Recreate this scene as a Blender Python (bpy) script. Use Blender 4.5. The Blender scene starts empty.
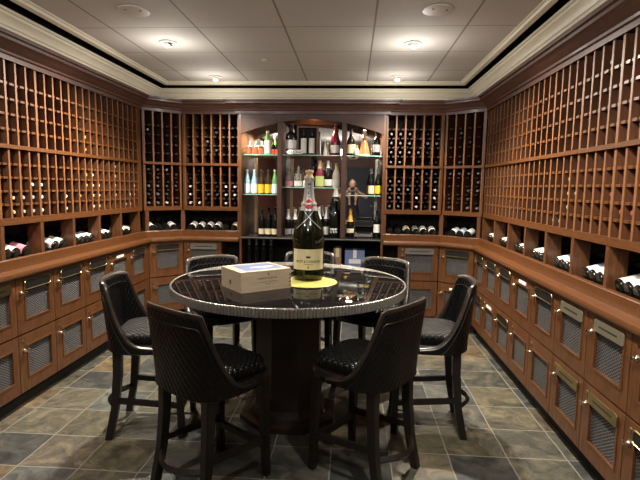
import bpy, math, random
from mathutils import Vector, Matrix
random.seed(7)
PI = math.pi
C = bpy.context.scene.collection
sc = bpy.context.scene

# ------------------------------------------------------------ materials
def node_mat(name):
    m = bpy.data.materials.new(name); m.use_nodes = True
    nt = m.node_tree
    return m, nt, nt.nodes['Principled BSDF']

def plain(name, col, rough=.5, metal=0., coat=0., trans=0., ior=1.45, emit=None, es=0., spec=None):
    m, nt, b = node_mat(name)
    b.inputs['Base Color'].default_value = (*col, 1)
    b.inputs['Roughness'].default_value = rough
    b.inputs['Metallic'].default_value = metal
    b.inputs['Coat Weight'].default_value = coat
    b.inputs['Transmission Weight'].default_value = trans
    b.inputs['IOR'].default_value = ior
    if spec is not None: b.inputs['Specular IOR Level'].default_value = spec
    if emit:
        b.inputs['Emission Color'].default_value = (*emit, 1)
        b.inputs['Emission Strength'].default_value = es
    return m

def speckled(name, a, c, scale=40, rough=.5, metal=0., stretch=(1, 1, 1), bump=0., coat=0., detail=4):
    m, nt, b = node_mat(name)
    N, L = nt.nodes.new, nt.links.new
    tc = N('ShaderNodeTexCoord'); mp = N('ShaderNodeMapping'); mp.inputs['Scale'].default_value = stretch
    no = N('ShaderNodeTexNoise'); no.inputs['Scale'].default_value = scale; no.inputs['Detail'].default_value = detail
    cr = N('ShaderNodeValToRGB'); cr.color_ramp.elements[0].position = .32; cr.color_ramp.elements[1].position = .7
    cr.color_ramp.elements[0].color = (*a, 1); cr.color_ramp.elements[1].color = (*c, 1)
    L(tc.outputs['Object'], mp.inputs['Vector']); L(mp.outputs[0], no.inputs['Vector'])
    L(no.outputs['Fac'], cr.inputs[0]); L(cr.outputs[0], b.inputs['Base Color'])
    b.inputs['Roughness'].default_value = rough; b.inputs['Metallic'].default_value = metal
    b.inputs['Coat Weight'].default_value = coat; b.inputs['Coat Roughness'].default_value = .15
    if bump:
        bp = N('ShaderNodeBump'); bp.inputs['Strength'].default_value = bump; bp.inputs['Distance'].default_value = .004
        L(no.outputs['Fac'], bp.inputs['Height']); L(bp.outputs[0], b.inputs['Normal'])
    return m

WOOD_V = speckled('cherry_wood_upright', (.064, .0225, .0070), (.122, .046, .0145), 9, .42, stretch=(9, 9, 1), coat=.08)
WOOD_H = speckled('cherry_wood_level', (.068, .0235, .0070), (.132, .049, .0145), 9, .36, stretch=(1.2, 9, 14), coat=.15)
WOOD_DIV = speckled('shaded_divider_side_wood', (.050, .018, .0075), (.100, .038, .0155), 9, .5, stretch=(9, 9, 1))  # darker copy of the divider wood, cell shade put into its colour
WOOD_EDGE = speckled('lit_front_edge_wood', (.135, .050, .016), (.23, .092, .032), 9, .45, stretch=(9, 9, 1))  # lighter copy of the same wood, light on the front edge put into colour
WOOD_BACK = speckled('rack_back_wood', (.028, .011, .006), (.055, .022, .011), 5, .6, stretch=(6, 6, 1))  # base colour lowered to deepen the shadow inside the rack cells
WOOD_CROWN = speckled('crown_wood', (.060, .024, .016), (.095, .04, .026), 9, .45, stretch=(1.5, 1.5, 14), coat=.05)
WOOD_BAR = speckled('bar_wood', (.040, .016, .011), (.062, .026, .017), 9, .5, stretch=(9, 9, 1.5))
WOOD_DARK = speckled('espresso_wood', (.004, .003, .0027), (.009, .006, .005), 12, .38, stretch=(1, 1, 6), coat=.05)
WOOD_PED = speckled('pedestal_wood', (.010, .005, .004), (.018, .008, .006), 8, .4, stretch=(6, 6, 1), coat=.15)
WOOD_TRIM = speckled('worn_stool_trim', (.010, .007, .0055), (.024, .016, .011), 14, .33, coat=.2)
BLACK = plain('matte_black', (.006, .006, .006), .8)
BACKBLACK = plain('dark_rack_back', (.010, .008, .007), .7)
CREAM = plain('cream_paint', (.62, .57, .44), .4)
GLASS_DARK = plain('dark_bottle_glass', (.005, .006, .005), .14)
GLASS_BIG = plain('green_black_bottle_glass', (.003, .008, .003), .06, coat=.6)
CAP = {'white': plain('white_capsule', (.62, .60, .56), .4), 'tan': plain('cork_capsule', (.55, .38, .2), .5),
       'gold': plain('gold_capsule', (.85, .45, .08), .3, .4), 'red': plain('dark_red_capsule', (.20, .05, .045), .35),
       'silver': plain('silver_capsule', (.75, .75, .75), .28, .6), 'dark': plain('grey_black_capsule', (.07, .075, .085), .3, .3),
       'grey': plain('dull_grey_capsule', (.16, .17, .19), .35, .3), 'black': plain('black_capsule', (.012, .012, .013), .3)}
LAB = {'white': plain('white_label', (.78, .76, .72), .55), 'cream': plain('cream_label', (.70, .62, .42), .55),
       'pink': plain('pink_label', (.72, .25, .33), .55), 'blue': plain('pale_blue_label', (.42, .52, .66), .5),
       'yellow': plain('yellow_label', (.80, .50, .03), .5), 'grey': plain('grey_label', (.30, .30, .30), .5),
       'green': plain('yellow_green_label', (.50, .60, .20), .5), 'red': plain('orange_red_label', (.62, .12, .05), .5),
       'none': GLASS_DARK, 'palewhite': plain('bluish_white_label', (.70, .80, .85), .5)}
BRASS = plain('brass', (.50, .40, .20), .28, 1.)
BRASS_PALE = plain('brushed_pale_brass', (.56, .52, .38), .38, .9)
STEEL = plain('brushed_steel', (.42, .42, .40), .35, .9)
CHROME = plain('chrome', (.75, .74, .70), .15, 1.)
WIRE = plain('steel_wire', (.20, .20, .20), .42, .5)
PLATE_DARK = plain('dark_plate', (.012, .012, .012), .3)
WHITE = plain('white_card', (.8, .8, .78), .5)
MIRROR = plain('mirror', (.80, .80, .80), .02, 1.)
GRANITE = speckled('black_granite', (.008, .008, .009), (.03, .03, .032), 220, .12)
SHELFGLASS = plain('shelf_glass', (.80, .95, .90), .03, trans=1.)
SHELFEDGE = plain('shelf_glass_edge', (.30, .62, .50), .15)
TABLETOP = plain('black_table_stone', (.008, .0075, .0075), .03, spec=.32)
FLUTE = plain('fluted_pewter', (.34, .33, .30), .33, .75)
YELLOW = plain('yellow_mat', (.42, .38, .08), .45)
PINE = speckled('pale_pine', (.58, .45, .31), (.70, .58, .42), 6, .55, stretch=(1.5, 14, 14))
INK = plain('dark_ink', (.045, .035, .03), .6)
BLUEINK = plain('blue_print', (.16, .22, .42), .45)
SKY = plain('pale_print', (.60, .66, .72), .45)
LENS = plain('lamp_lens', (1, 1, 1), .3, emit=(1, .93, .82), es=9.)
OFFWHITE = plain('ceiling_fitting', (.50, .46, .40), .5)
METALD = plain('dark_fitting_metal', (.12, .11, .10), .4, .7)
SKIN = plain('skin', (.66, .42, .30), .5)
SHIRT = plain('black_shirt', (.012, .012, .014), .8)
JEANS = plain('dark_jeans', (.02, .025, .04), .8)
HAIR = plain('dark_hair', (.02, .013, .01), .6)
CARTON = plain('brown_carton', (.30, .19, .11), .7)
COPPER = plain('copper_glass', (.62, .30, .12), .2, .3)
PINKG = plain('magenta_bottle_glass', (.20, .012, .035), .15, coat=.5)
GREENG = plain('green_bottle_glass', (.13, .33, .10), .08, coat=.4)
BLUEG = plain('pale_blue_glass', (.42, .66, .72), .1, trans=.35)
CLEARG = plain('clear_glass', (.86, .82, .80), .04, trans=.85)
WHITEG = plain('frosted_white_bottle', (.78, .72, .62), .25)
BROWNG = plain('amber_brown_glass', (.035, .015, .006), .1, coat=.4)
BLUEBLK = plain('dark_blue_grey_paint', (.035, .042, .06), .5)

def leather(name, pitch=.034, bump=.6):
    m, nt, b = node_mat(name)
    N, L = nt.nodes.new, nt.links.new
    b.inputs['Base Color'].default_value = (.003, .003, .0032, 1)
    b.inputs['Roughness'].default_value = .34
    b.inputs['Specular IOR Level'].default_value = .28
    uv = N('ShaderNodeUVMap'); uv.uv_map = 'UVMap'
    s = N('ShaderNodeSeparateXYZ'); L(uv.outputs[0], s.inputs[0])
    out = []
    for op in ('ADD', 'SUBTRACT'):
        a = N('ShaderNodeMath'); a.operation = op; L(s.outputs[0], a.inputs[0])
        k = N('ShaderNodeMath'); k.operation = 'MULTIPLY'; k.inputs[1].default_value = .72; L(s.outputs[1], k.inputs[0]); L(k.outputs[0], a.inputs[1])
        c = N('ShaderNodeMath'); c.operation = 'MULTIPLY'; c.inputs[1].default_value = PI / pitch; L(a.outputs[0], c.inputs[0])
        d = N('ShaderNodeMath'); d.operation = 'SINE'; L(c.outputs[0], d.inputs[0])
        e = N('ShaderNodeMath'); e.operation = 'ABSOLUTE'; L(d.outputs[0], e.inputs[0])
        f = N('ShaderNodeMath'); f.operation = 'POWER'; f.inputs[1].default_value = .45; L(e.outputs[0], f.inputs[0])
        out.append(f)
    g = N('ShaderNodeMath'); g.operation = 'MULTIPLY'; L(out[0].outputs[0], g.inputs[0]); L(out[1].outputs[0], g.inputs[1])
    bp = N('ShaderNodeBump'); bp.inputs['Strength'].default_value = bump; bp.inputs['Distance'].default_value = .006
    L(g.outputs[0], bp.inputs['Height']); L(bp.outputs[0], b.inputs['Normal'])
    return m
QUILT = leather('quilted_black_leather')
QUILT_SEAT = leather('quilted_seat_leather', .034, 1.)
LEATHER = plain('smooth_black_leather', (.005, .005, .005), .36)

def slate():
    m, nt, b = node_mat('slate_tiles')
    N, L = nt.nodes.new, nt.links.new
    tc = N('ShaderNodeTexCoord'); s = N('ShaderNodeSeparateXYZ'); L(tc.outputs['Object'], s.inputs[0])
    def M(op, a, c=None, v=None):
        n = N('ShaderNodeMath'); n.operation = op
        if hasattr(a, 'outputs'): L(a.outputs[0], n.inputs[0])
        else: L(a, n.inputs[0])
        if c is not None: L(c.outputs[0], n.inputs[1])
        if v is not None: n.inputs[1].default_value = v
        return n
    wob = N('ShaderNodeTexNoise'); wob.inputs['Scale'].default_value = 7; L(tc.outputs['Object'], wob.inputs['Vector'])
    wo = M('MULTIPLY', M('SUBTRACT', wob.outputs['Fac'], v=.5), v=.035)
    gx = M('ADD', M('DIVIDE', M('SUBTRACT', s.outputs[0], v=.916), v=.336), wo)
    gy = M('ADD', M('DIVIDE', M('SUBTRACT', s.outputs[1], v=2.67), v=.33), wo)
    edge = None
    fl = []
    for g, sz in ((gx, .336), (gy, .33)):
        fr = M('FRACT', g); fl.append(M('FLOOR', g))
        d = M('MULTIPLY', M('MINIMUM', fr, M('SUBTRACT', M('MULTIPLY', fr, v=-1.), v=-1.)), v=sz)
        edge = d if edge is None else M('MINIMUM', edge, d)
    cb = N('ShaderNodeCombineXYZ'); L(fl[0].outputs[0], cb.inputs[0]); L(fl[1].outputs[0], cb.inputs[1])
    wn = N('ShaderNodeTexWhiteNoise'); wn.noise_dimensions = '3D'; L(cb.outputs[0], wn.inputs['Vector'])
    # per tile offset of the stone pattern
    off = N('ShaderNodeVectorMath'); off.operation = 'SCALE'; off.inputs['Scale'].default_value = 9; L(wn.outputs['Color'], off.inputs[0])
    ad = N('ShaderNodeVectorMath'); ad.operation = 'ADD'; L(off.outputs[0], ad.inputs[0]); L(tc.outputs['Object'], ad.inputs[1])
    n1 = N('ShaderNodeTexNoise'); n1.inputs['Scale'].default_value = 6.5; n1.inputs['Detail'].default_value = 12; n1.inputs['Roughness'].default_value = .72
    n1.inputs['Distortion'].default_value = 1.1; L(ad.outputs[0], n1.inputs['Vector'])
    r1 = N('ShaderNodeValToRGB'); e = r1.color_ramp.elements
    e[0].position = 0.; e[0].color = (.055, .058, .06, 1); e[1].position = 1.; e[1].color = (.12, .105, .075, 1)
    for p, c in ((.16, (.06, .066, .072)), (.3, (.105, .098, .07)), (.45, (.135, .125, .10)), (.6, (.085, .085, .075)), (.74, (.16, .115, .07)), (.88, (.10, .115, .12))):
        x = r1.color_ramp.elements.new(p); x.color = (*c, 1)
    L(wn.outputs['Value'], r1.inputs[0])
    r2 = N('ShaderNodeValToRGB'); e = r2.color_ramp.elements
    e[0].position = .30; e[0].color = (.20, .195, .195, 1); e[1].position = .72; e[1].color = (1.7, 1.47, 1.1, 1)
    x = e.new(.5); x.color = (.70, .69, .62, 1)
    L(n1.outputs['Fac'], r2.inputs[0])
    mx = N('ShaderNodeMix'); mx.data_type = 'RGBA'; mx.blend_type = 'MULTIPLY'; mx.inputs[0].default_value = 1
    L(r1.outputs[0], mx.inputs[6]); L(r2.outputs[0], mx.inputs[7])
    gr = M('LESS_THAN', edge, v=.0035)
    m2 = N('ShaderNodeMix'); m2.data_type = 'RGBA'; L(gr.outputs[0], m2.inputs[0]); L(mx.outputs[2], m2.inputs[6]); m2.inputs[7].default_value = (.21, .20, .17, 1)
    L(m2.outputs[2], b.inputs['Base Color'])
    rr = N('ShaderNodeMapRange'); rr.inputs['To Min'].default_value = .28; rr.inputs['To Max'].default_value = .62; L(n1.outputs['Fac'], rr.inputs['Value']); L(rr.outputs[0], b.inputs['Roughness'])
    hm = M('SUBTRACT', n1.outputs['Fac'], M('MULTIPLY', gr, v=.25))
    bp = N('ShaderNodeBump'); bp.inputs['Strength'].default_value = .55; bp.inputs['Distance'].default_value = .012
    L(hm.outputs[0], bp.inputs['Height']); L(bp.outputs[0], b.inputs['Normal'])
    return m
SLATE = slate()

def ceiling_mat():
    m, nt, b = node_mat('ceiling_tiles')
    N, L = nt.nodes.new, nt.links.new
    tc = N('ShaderNodeTexCoord'); s = N('ShaderNodeSeparateXYZ'); L(tc.outputs['Object'], s.inputs[0])
    def M(op, a, v=None, c=None):
        n = N('ShaderNodeMath'); n.operation = op; L(a, n.inputs[0])
        if v is not None: n.inputs[1].default_value = v
        if c is not None: L(c, n.inputs[1])
        return n.outputs[0]
    mn = None
    for ax, o in ((0, -1.708), (1, 3.386)):
        f = M('FRACT', M('DIVIDE', M('SUBTRACT', s.outputs[ax], o), .6096))
        d = M('MINIMUM', f, c=M('SUBTRACT', M('MULTIPLY', f, -1.), -1.))
        w = M('LESS_THAN', d, .0105 if ax == 0 else .0075)
        mn = w if mn is None else M('MAXIMUM', mn, c=w)
    no = N('ShaderNodeTexNoise'); no.inputs['Scale'].default_value = 90; L(tc.outputs['Object'], no.inputs['Vector'])
    mx = N('ShaderNodeMix'); mx.data_type = 'RGBA'; L(mn, mx.inputs[0]); mx.inputs[6].default_value = (.47, .44, .395, 1); mx.inputs[7].default_value = (.20, .17, .14, 1)
    L(mx.outputs[2], b.inputs['Base Color']); b.inputs['Roughness'].default_value = .8
    bp = N('ShaderNodeBump'); bp.inputs['Strength'].default_value = .15; bp.inputs['Distance'].default_value = .002
    L(no.outputs['Fac'], bp.inputs['Height']); L(bp.outputs[0], b.inputs['Normal'])
    return m
CEIL = ceiling_mat()

# ------------------------------------------------------------ mesh helpers
class MB:
    def __init__(s): s.v = []; s.f = []; s.mi = []; s.uv = {}
    def add(s, vs, fs, mi=0, M=None):
        n = len(s.v)
        s.v += [tuple(M @ Vector(v)) if M else tuple(v) for v in vs]
        for f in fs: s.f.append([i + n for i in f]); s.mi.append(mi)
        return n
    def box(s, x0, x1, y0, y1, z0, z1, mi=0, M=None):
        s.add([(x0, y0, z0), (x1, y0, z0), (x1, y1, z0), (x0, y1, z0), (x0, y0, z1), (x1, y0, z1), (x1, y1, z1), (x0, y1, z1)],
              [(0, 3, 2, 1), (4, 5, 6, 7), (0, 1, 5, 4), (1, 2, 6, 5), (2, 3, 7, 6), (3, 0, 4, 7)], mi, M); return s
    def lathe(s, prof, seg=20, mi=0, M=None, a0=0., a1=2 * PI, mis=None):
        full = abs(a1 - a0 - 2 * PI) < 1e-6
        n = seg if full else seg + 1
        vs = []
        for r, z in prof:
            for k in range(n):
                a = a0 + (a1 - a0) * k / seg
                vs.append((r * math.cos(a), r * math.sin(a), z))
        b = s.add(vs, [], mi, M)
        for i in range(len(prof) - 1):
            for k in range(seg):
                k2 = (k + 1) % n
                s.f.append([b + i * n + k, b + i * n + k2, b + (i + 1) * n + k2, b + (i + 1) * n + k]); s.mi.append(mis[i] if mis else mi)
        if full:
            if prof[0][0] > 1e-6: s.f.append([b + k for k in range(n)][::-1]); s.mi.append(mis[0] if mis else mi)
            if prof[-1][0] > 1e-6: s.f.append([b + (len(prof) - 1) * n + k for k in range(n)]); s.mi.append(mis[-1] if mis else mi)
        return s
    def tube(s, pts, r, seg=8, mi=0, closed=False, sx=1., cap=True):
        pts = [Vector(p) for p in pts]; n = len(pts); rings = []
        up = None
        for i, p in enumerate(pts):
            a = pts[i - 1] if (i or closed) else pts[i]; c = pts[(i + 1) % n] if (i < n - 1 or closed) else pts[i]
            t = (c - a).normalized()
            if up is None:
                up = Vector((0, 0, 1)) if abs(t.z) < .9 else Vector((0, 1, 0))
            x = t.cross(up).normalized(); u = x.cross(t).normalized(); up = u
            rr = r[i] if isinstance(r, (list, tuple)) else r
            rings.append([p + x * (rr * sx * math.cos(2 * PI * k / seg)) + u * (rr * math.sin(2 * PI * k / seg)) for k in range(seg)])
        b = s.add([v for R in rings for v in R], [], mi)
        for i in range(n if closed else n - 1):
            j = (i + 1) % n
            for k in range(seg):
                k2 = (k + 1) % seg
                s.f.append([b + i * seg + k, b + i * seg + k2, b + j * seg + k2, b + j * seg + k]); s.mi.append(mi)
        if not closed and cap:
            s.f.append([b + k for k in range(seg)][::-1]); s.mi.append(mi)
            s.f.append([b + (n - 1) * seg + k for k in range(seg)]); s.mi.append(mi)
        return s
    def bar(s, p0, p1, w0, w1=None, d0=None, d1=None, mi=0):
        """square tapered bar p0->p1"""
        w1 = w1 or w0; d0 = d0 or w0; d1 = d1 or w1
        p0, p1 = Vector(p0), Vector(p1); t = (p1 - p0).normalized()
        up = Vector((0, 0, 1)) if abs(t.z) < .8 else Vector((0, 1, 0))
        x = t.cross(up).normalized(); u = x.cross(t).normalized()
        vs = []
        for p, w, d in ((p0, w0, d0), (p1, w1, d1)):
            for a, c in ((-1, -1), (1, -1), (1, 1), (-1, 1)): vs.append(p + x * (a * w / 2) + u * (c * d / 2))
        s.add(vs, [(0, 1, 2, 3), (7, 6, 5, 4), (0, 4, 5, 1), (1, 5, 6, 2), (2, 6, 7, 3), (3, 7, 4, 0)], mi); return s
    def prism(s, poly, y0, y1, mi=0, M=None):
        """poly in (x,z), extruded in y"""
        n = len(poly)
        s.add([(x, y0, z) for x, z in poly] + [(x, y1, z) for x, z in poly],
              [list(range(n)), list(range(2 * n - 1, n - 1, -1))] + [(i, i + n, (i + 1) % n + n, (i + 1) % n) for i in range(n)], mi, M); return s
    def sweep(s, path, prof, mi=0, closed_prof=True, pre=None, post=None):
        """path: plan points, prof: (offset to the left-hand inner side, z)"""
        P = [Vector(p).to_2d() for p in path]; n = len(P); m = len(prof); vs = []
        for i in range(n):
            d0 = (P[i] - P[i - 1]).normalized() if i else ((P[0] - Vector(pre)) if pre else (P[1] - P[0])).normalized()
            d1 = (P[i + 1] - P[i]).normalized() if i < n - 1 else ((Vector(post) - P[-1]).normalized() if post else d0)
            n0 = Vector((d0.y, -d0.x)); n1 = Vector((d1.y, -d1.x))
            mt = (n0 + n1).normalized(); k = 1 / max(.3, mt.dot(n0))
            for o, z in prof: q = P[i] + mt * (o * k); vs.append((q.x, q.y, z))
        b = s.add(vs, [], mi)
        for i in range(n - 1):
            for k in range(m if closed_prof else m - 1):
                k2 = (k + 1) % m
                s.f.append([b + i * m + k, b + (i + 1) * m + k, b + (i + 1) * m + k2, b + i * m + k2]); s.mi.append(mi)
        if closed_prof:
            s.f.append([b + k for k in range(m)]); s.mi.append(mi)
            s.f.append([b + (n - 1) * m + k for k in range(m)][::-1]); s.mi.append(mi)
        return s
    def mesh(s, name, mats, smooth=False, bevel=0.):
        me = bpy.data.meshes.new(name); me.from_pydata(s.v, [], s.f)
        for m in (mats if isinstance(mats, (list, tuple)) else [mats]): me.materials.append(m)
        me.polygons.foreach_set('material_index', s.mi)
        import bmesh
        bm = bmesh.new(); bm.from_mesh(me)
        if bevel:
            bmesh.ops.bevel(bm, geom=[e for e in bm.edges], offset=bevel, segments=2, affect='EDGES', clamp_overlap=True)
        bmesh.ops.recalc_face_normals(bm, faces=bm.faces); bm.to_mesh(me); bm.free()
        if smooth:
            me.shade_smooth()
            try: me.set_sharp_from_angle(angle=math.radians(smooth if smooth is not True else 40))
            except Exception: pass
        me.update(); return me
    def build(s, name, mats, parent=None, loc=None, smooth=False, bevel=0., rotz=0.):
        return link(name, s.mesh(name, mats, smooth, bevel), parent, loc, rotz)

def link(name, me, parent=None, loc=None, rotz=0.):
    o = bpy.data.objects.new(name, me); C.objects.link(o)
    if parent: o.parent = parent
    if loc: o.location = loc
    if rotz: o.rotation_euler.z = rotz
    return o
def tag(o, label, cat, group=None, kind=None):
    if label: o['label'] = label
    if cat: o['category'] = cat
    if group: o['group'] = group
    if kind: o['kind'] = kind
    return o
def empty(name, loc=(0, 0, 0), rotz=0., label=None, cat=None, group=None):
    o = bpy.data.objects.new(name, None); C.objects.link(o); o.empty_display_size = .1
    o.location = loc; o.rotation_euler.z = rotz
    return tag(o, label, cat, group)
def struct(o): o['kind'] = 'structure'; return o
def kids(o): return [x for x in bpy.data.objects if x.parent == o]
CHILD = {}
def copy_tree(o, parent=None, tree=None):
    c = o.copy(); C.objects.link(c)
    if parent: c.parent = parent
    for ch in kids(o): copy_tree(ch, c)
    return c

ORD = ['first', 'second', 'third', 'fourth', 'fifth', 'sixth', 'seventh', 'eighth', 'ninth', 'tenth']

# ------------------------------------------------------------ plan of the room
XL, XR, YF = -2.25, 1.34, 5.36           # rack faces
LC, RC = (XL, 5.06), (XR, 5.05)
LF, RF = (-1.92, YF), (.98, YF)
BL, BR = -1.26, .345                       # bar niche
Z0, Z1 = 1.285, 2.305                    # rack opening bottom, top
YB = -2.6

# floor, walls, ceiling
struct(MB().box(-2.75, 1.85, YB - .1, 5.95, -.06, 0).build('floor', SLATE))
struct(MB().box(-2.75, 1.85, YB - .1, 5.95, 2.64, 2.7).build('ceiling_upper', BLACK)).name = 'ceiling'
struct(MB().box(-1.95, 1.06, YB, 5.06, 2.60, 2.625).build('ceiling', CEIL))
struct(MB().box(-2.75, -2.62, YB, 5.95, 0, 2.64).build('wall_left', BLACK))
struct(MB().box(1.72, 1.85, YB, 5.95, 0, 2.64).build('wall_right', BLACK))
struct(MB().box(-2.62, 1.72, 5.80, 5.95, 0, 2.64).build('wall_back', BLACK))
WALLW = speckled('panel_wall_wood', (.10, .035, .018), (.16, .06, .03), 5, .5, stretch=(5, 5, 1))
struct(MB().box(-2.62, -.32, YB - .1, YB, 0, 2.64).build('wall_front', WALLW))
struct(MB().box(.62, 1.72, YB - .1, YB, 0, 2.64).build('wall_front', WALLW))
struct(MB().box(-.32, .62, YB - .1, YB, 2.1, 2.64).build('wall_front', WALLW))
YLN, YRN = 4.96 - 8 * .402, 5.03 - 9 * .405
struct(MB().box(-2.62, XL, YB, YLN - .002, 0, 2.31).build('wall_left', WALLW))
struct(MB().box(XR, 1.72, YB, YRN - .002, 0, 2.31).build('wall_right', WALLW))
# doorway behind the photographer
d = struct(MB().box(-.32, .62, YB - .09, YB - .04, 0, 2.1).build('door_1', BLUEBLK, bevel=.004))
m = MB()
for z0, z1 in ((.15, .62), (.74, 1.2), (1.32, 1.95)):
    m.box(-.2, .5, YB - .045, YB - .03, z0, z1)
m.build('door_panel', BLUEBLK, d, bevel=.006)
MB().lathe([(.0, 0), (.028, .0), (.03, .02), (.012, .03), (.01, .05)], 12, M=Matrix.Translation((.54, YB - .03, 1.0)) @ Matrix.Rotation(PI / 2, 4, 'X')).build('door_knob', BRASS, d, smooth=True)

# crowns (plan path runs left wall -> back -> right wall, offsets go into the room)
wood_prof = [(-.04, Z1), (.012, Z1), (.014, Z1 + .03), (.028, Z1 + .036), (.032, Z1 + .05), (.045, Z1 + .058), (.06, Z1 + .078), (.085, Z1 + .096), (.098, Z1 + .1), (.1, Z1 + .118), (.118, Z1 + .122), (.12, Z1 + .138), (-.04, Z1 + .138)]
struct(MB().sweep([(XL, YB), LC, LF, (BL - .03, YF)], wood_prof).build('trim_1', WOOD_CROWN, smooth=25))
struct(MB().sweep([(BR + .03, YF), RF, RC, (XR, YB)], wood_prof).build('trim_2', WOOD_CROWN, smooth=25))
struct(MB().sweep([(BL - .03, YF + .05), (BL - .03, YF - .045), (BR + .03, YF - .045), (BR + .03, YF + .05)], wood_prof).build('trim_3', WOOD_CROWN, smooth=25))
cream_prof = [(-.1, 2.443), (.105, 2.443), (.125, 2.447), (.127, 2.462), (.136, 2.468), (.142, 2.484), (.155, 2.503), (.172, 2.515), (.174, 2.528), (.186, 2.532), (.186, 2.548), (-.1, 2.548)]
struct(MB().sweep([(XL, YB), (XL, YF), (XR, YF), (XR, YB)], cream_prof).build('trim_4', CREAM, smooth=25))
tr = [(0, 2.600), (0, 2.592), (-.012, 2.586), (-.02, 2.574), (-.045, 2.566), (-.05, 2.566), (-.05, 2.615), (0, 2.615)]
struct(MB().sweep([(-1.95, YB), (-1.95, 5.06), (1.06, 5.06), (1.06, YB)], tr).build('trim_5', CREAM, smooth=25))

# ------------------------------------------------------------ wine racks
mesh_cache = {}
def cached(key, fn):
    if key not in mesh_cache: mesh_cache[key] = fn()
    return mesh_cache[key]
LOW = [Z0 + .089 * k for k in range(5)]
UPP = [1.77 + .098 * k for k in range(5)]
def boxmesh(x0, x1, y0, y1, z0, z1, mat, name):
    key = tuple(round(v, 4) for v in (x0, x1, y0, y1, z0, z1)) + (mat.name,)
    return cached(key, lambda: MB().box(x0, x1, y0, y1, z0, z1).mesh(name, mat))
def rack(org, rz, W, nc, label, dark_back, x0=0., x1=None, ia=.001, ib=.001, cl=(.029, .029)):
    """front plane y=0, columns between x0 and x1; stiles fill to 0 and W"""
    x1 = W if x1 is None else x1
    r = empty('wine_rack', (org[0], org[1], 1.24), rz, label, 'wine rack', 'pigeonhole racks around the room')
    Z = lambda z: z - 1.24
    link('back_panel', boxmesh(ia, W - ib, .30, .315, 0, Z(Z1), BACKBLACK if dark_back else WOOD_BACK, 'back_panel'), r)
    link('bottom_rail', boxmesh(ia, W - ib, -.004, .30, 0, Z(Z0), WOOD_H, 'bottom_rail'), r)
    link('middle_rail', boxmesh(ia, W - ib, -.012, .30, Z(1.742), Z(1.768), WOOD_H, 'middle_rail'), r)
    link('top_rail', boxmesh(ia, W - ib, 0, .30, Z(Z1), Z(Z1) + .03, WOOD_H, 'top_rail'), r)
    if x0 > .01: link('stile', boxmesh(ia, x0, -.003, .30, Z(Z0), Z(Z1), WOOD_V, 'stile'), r)
    if x1 < W - .01: link('stile', boxmesh(x1, W - ib, -.003, .30, Z(Z0), Z(Z1), WOOD_V, 'stile'), r)
    p = (x1 - x0) / nc
    for i in range(nc + 1):
        x = x0 + p * i
        a, b = (0, .011) if i == 0 else ((-.011, 0) if i == nc else (-.0085, .0085))
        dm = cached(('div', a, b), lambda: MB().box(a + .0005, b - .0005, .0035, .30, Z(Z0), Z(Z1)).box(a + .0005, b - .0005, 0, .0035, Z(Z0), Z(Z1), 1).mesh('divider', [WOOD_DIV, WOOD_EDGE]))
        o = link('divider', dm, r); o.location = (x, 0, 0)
        ca = a - (cl[0] if i else 0); cb = b + (cl[1] if i < nc else 0)
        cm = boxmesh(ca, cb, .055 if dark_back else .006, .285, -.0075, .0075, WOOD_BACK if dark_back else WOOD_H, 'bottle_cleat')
        for z in LOW[1:] + UPP[1:]:
            q = link('bottle_cleat', cm, r); q.location = (x, 0, Z(z))
    return r, p, x0

struct(MB().box(XL - .30, XL + .0, 4.962, 5.04, 1.24, Z1 + .03).build('trim_6', WOOD_V))
struct(MB().box(XL - .02, XL + .064, 4.962, 5.032, .1, .908).build('trim_7', WOOD_V))
struct(MB().box(XR - .064, XR + .02, 5.008, 5.022, .1, .908).build('trim_8', WOOD_V)) if False else None
# bottle lying in a pigeonhole, one mesh per capsule colour; axis along +y (depth)
def rackbottle(cap):
    def f():
        prof = [(.0, -.000), (.0115, .0), (.0125, .004), (.0130, .05), (.0145, .085), (.022, .105), (.034, .13), (.0365, .15), (.0365, .262), (.034, .268), (0, .262)]
        mis = [1, 1, 1, 0, 0, 0, 0, 0, 0, 0]
        return MB().lathe(prof, 14, M=Matrix.Rotation(-PI / 2, 4, 'X'), mis=mis).mesh('wine_bottle', [GLASS_DARK, CAP[cap]], smooth=50)
    return cached(('rb', cap), f)
CAPWORD = {'white': 'white-capped', 'tan': 'tan-capped', 'gold': 'gold-capped', 'red': 'red-capped', 'silver': 'silver-capped', 'dark': 'dark-capped', 'grey': 'grey-capped', 'black': 'black-capped'}
def put_bottle(r, p, x0, col, half, row, cap, where):
    z = (LOW if half == 'L' else UPP)[row]
    z += .0375 if row == 0 and half == 'L' else (.0362 if row == 0 else .0446)
    o = link('wine_bottle', rackbottle(cap))
    M = r.matrix_basis @ Matrix.Translation((x0 + p * (col + .5), .02, z - 1.24))
    o.matrix_world = M; o.matrix_basis = M
    lab = '%s bottle in %s, %s half, row %s up, column %s' % (CAPWORD[cap], where, 'lower' if half == 'L' else 'upper', ORD[row], ORD[col])
    tag(o, lab, 'wine bottle', 'wine bottles lying in the pigeonhole racks')
    return o

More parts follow.
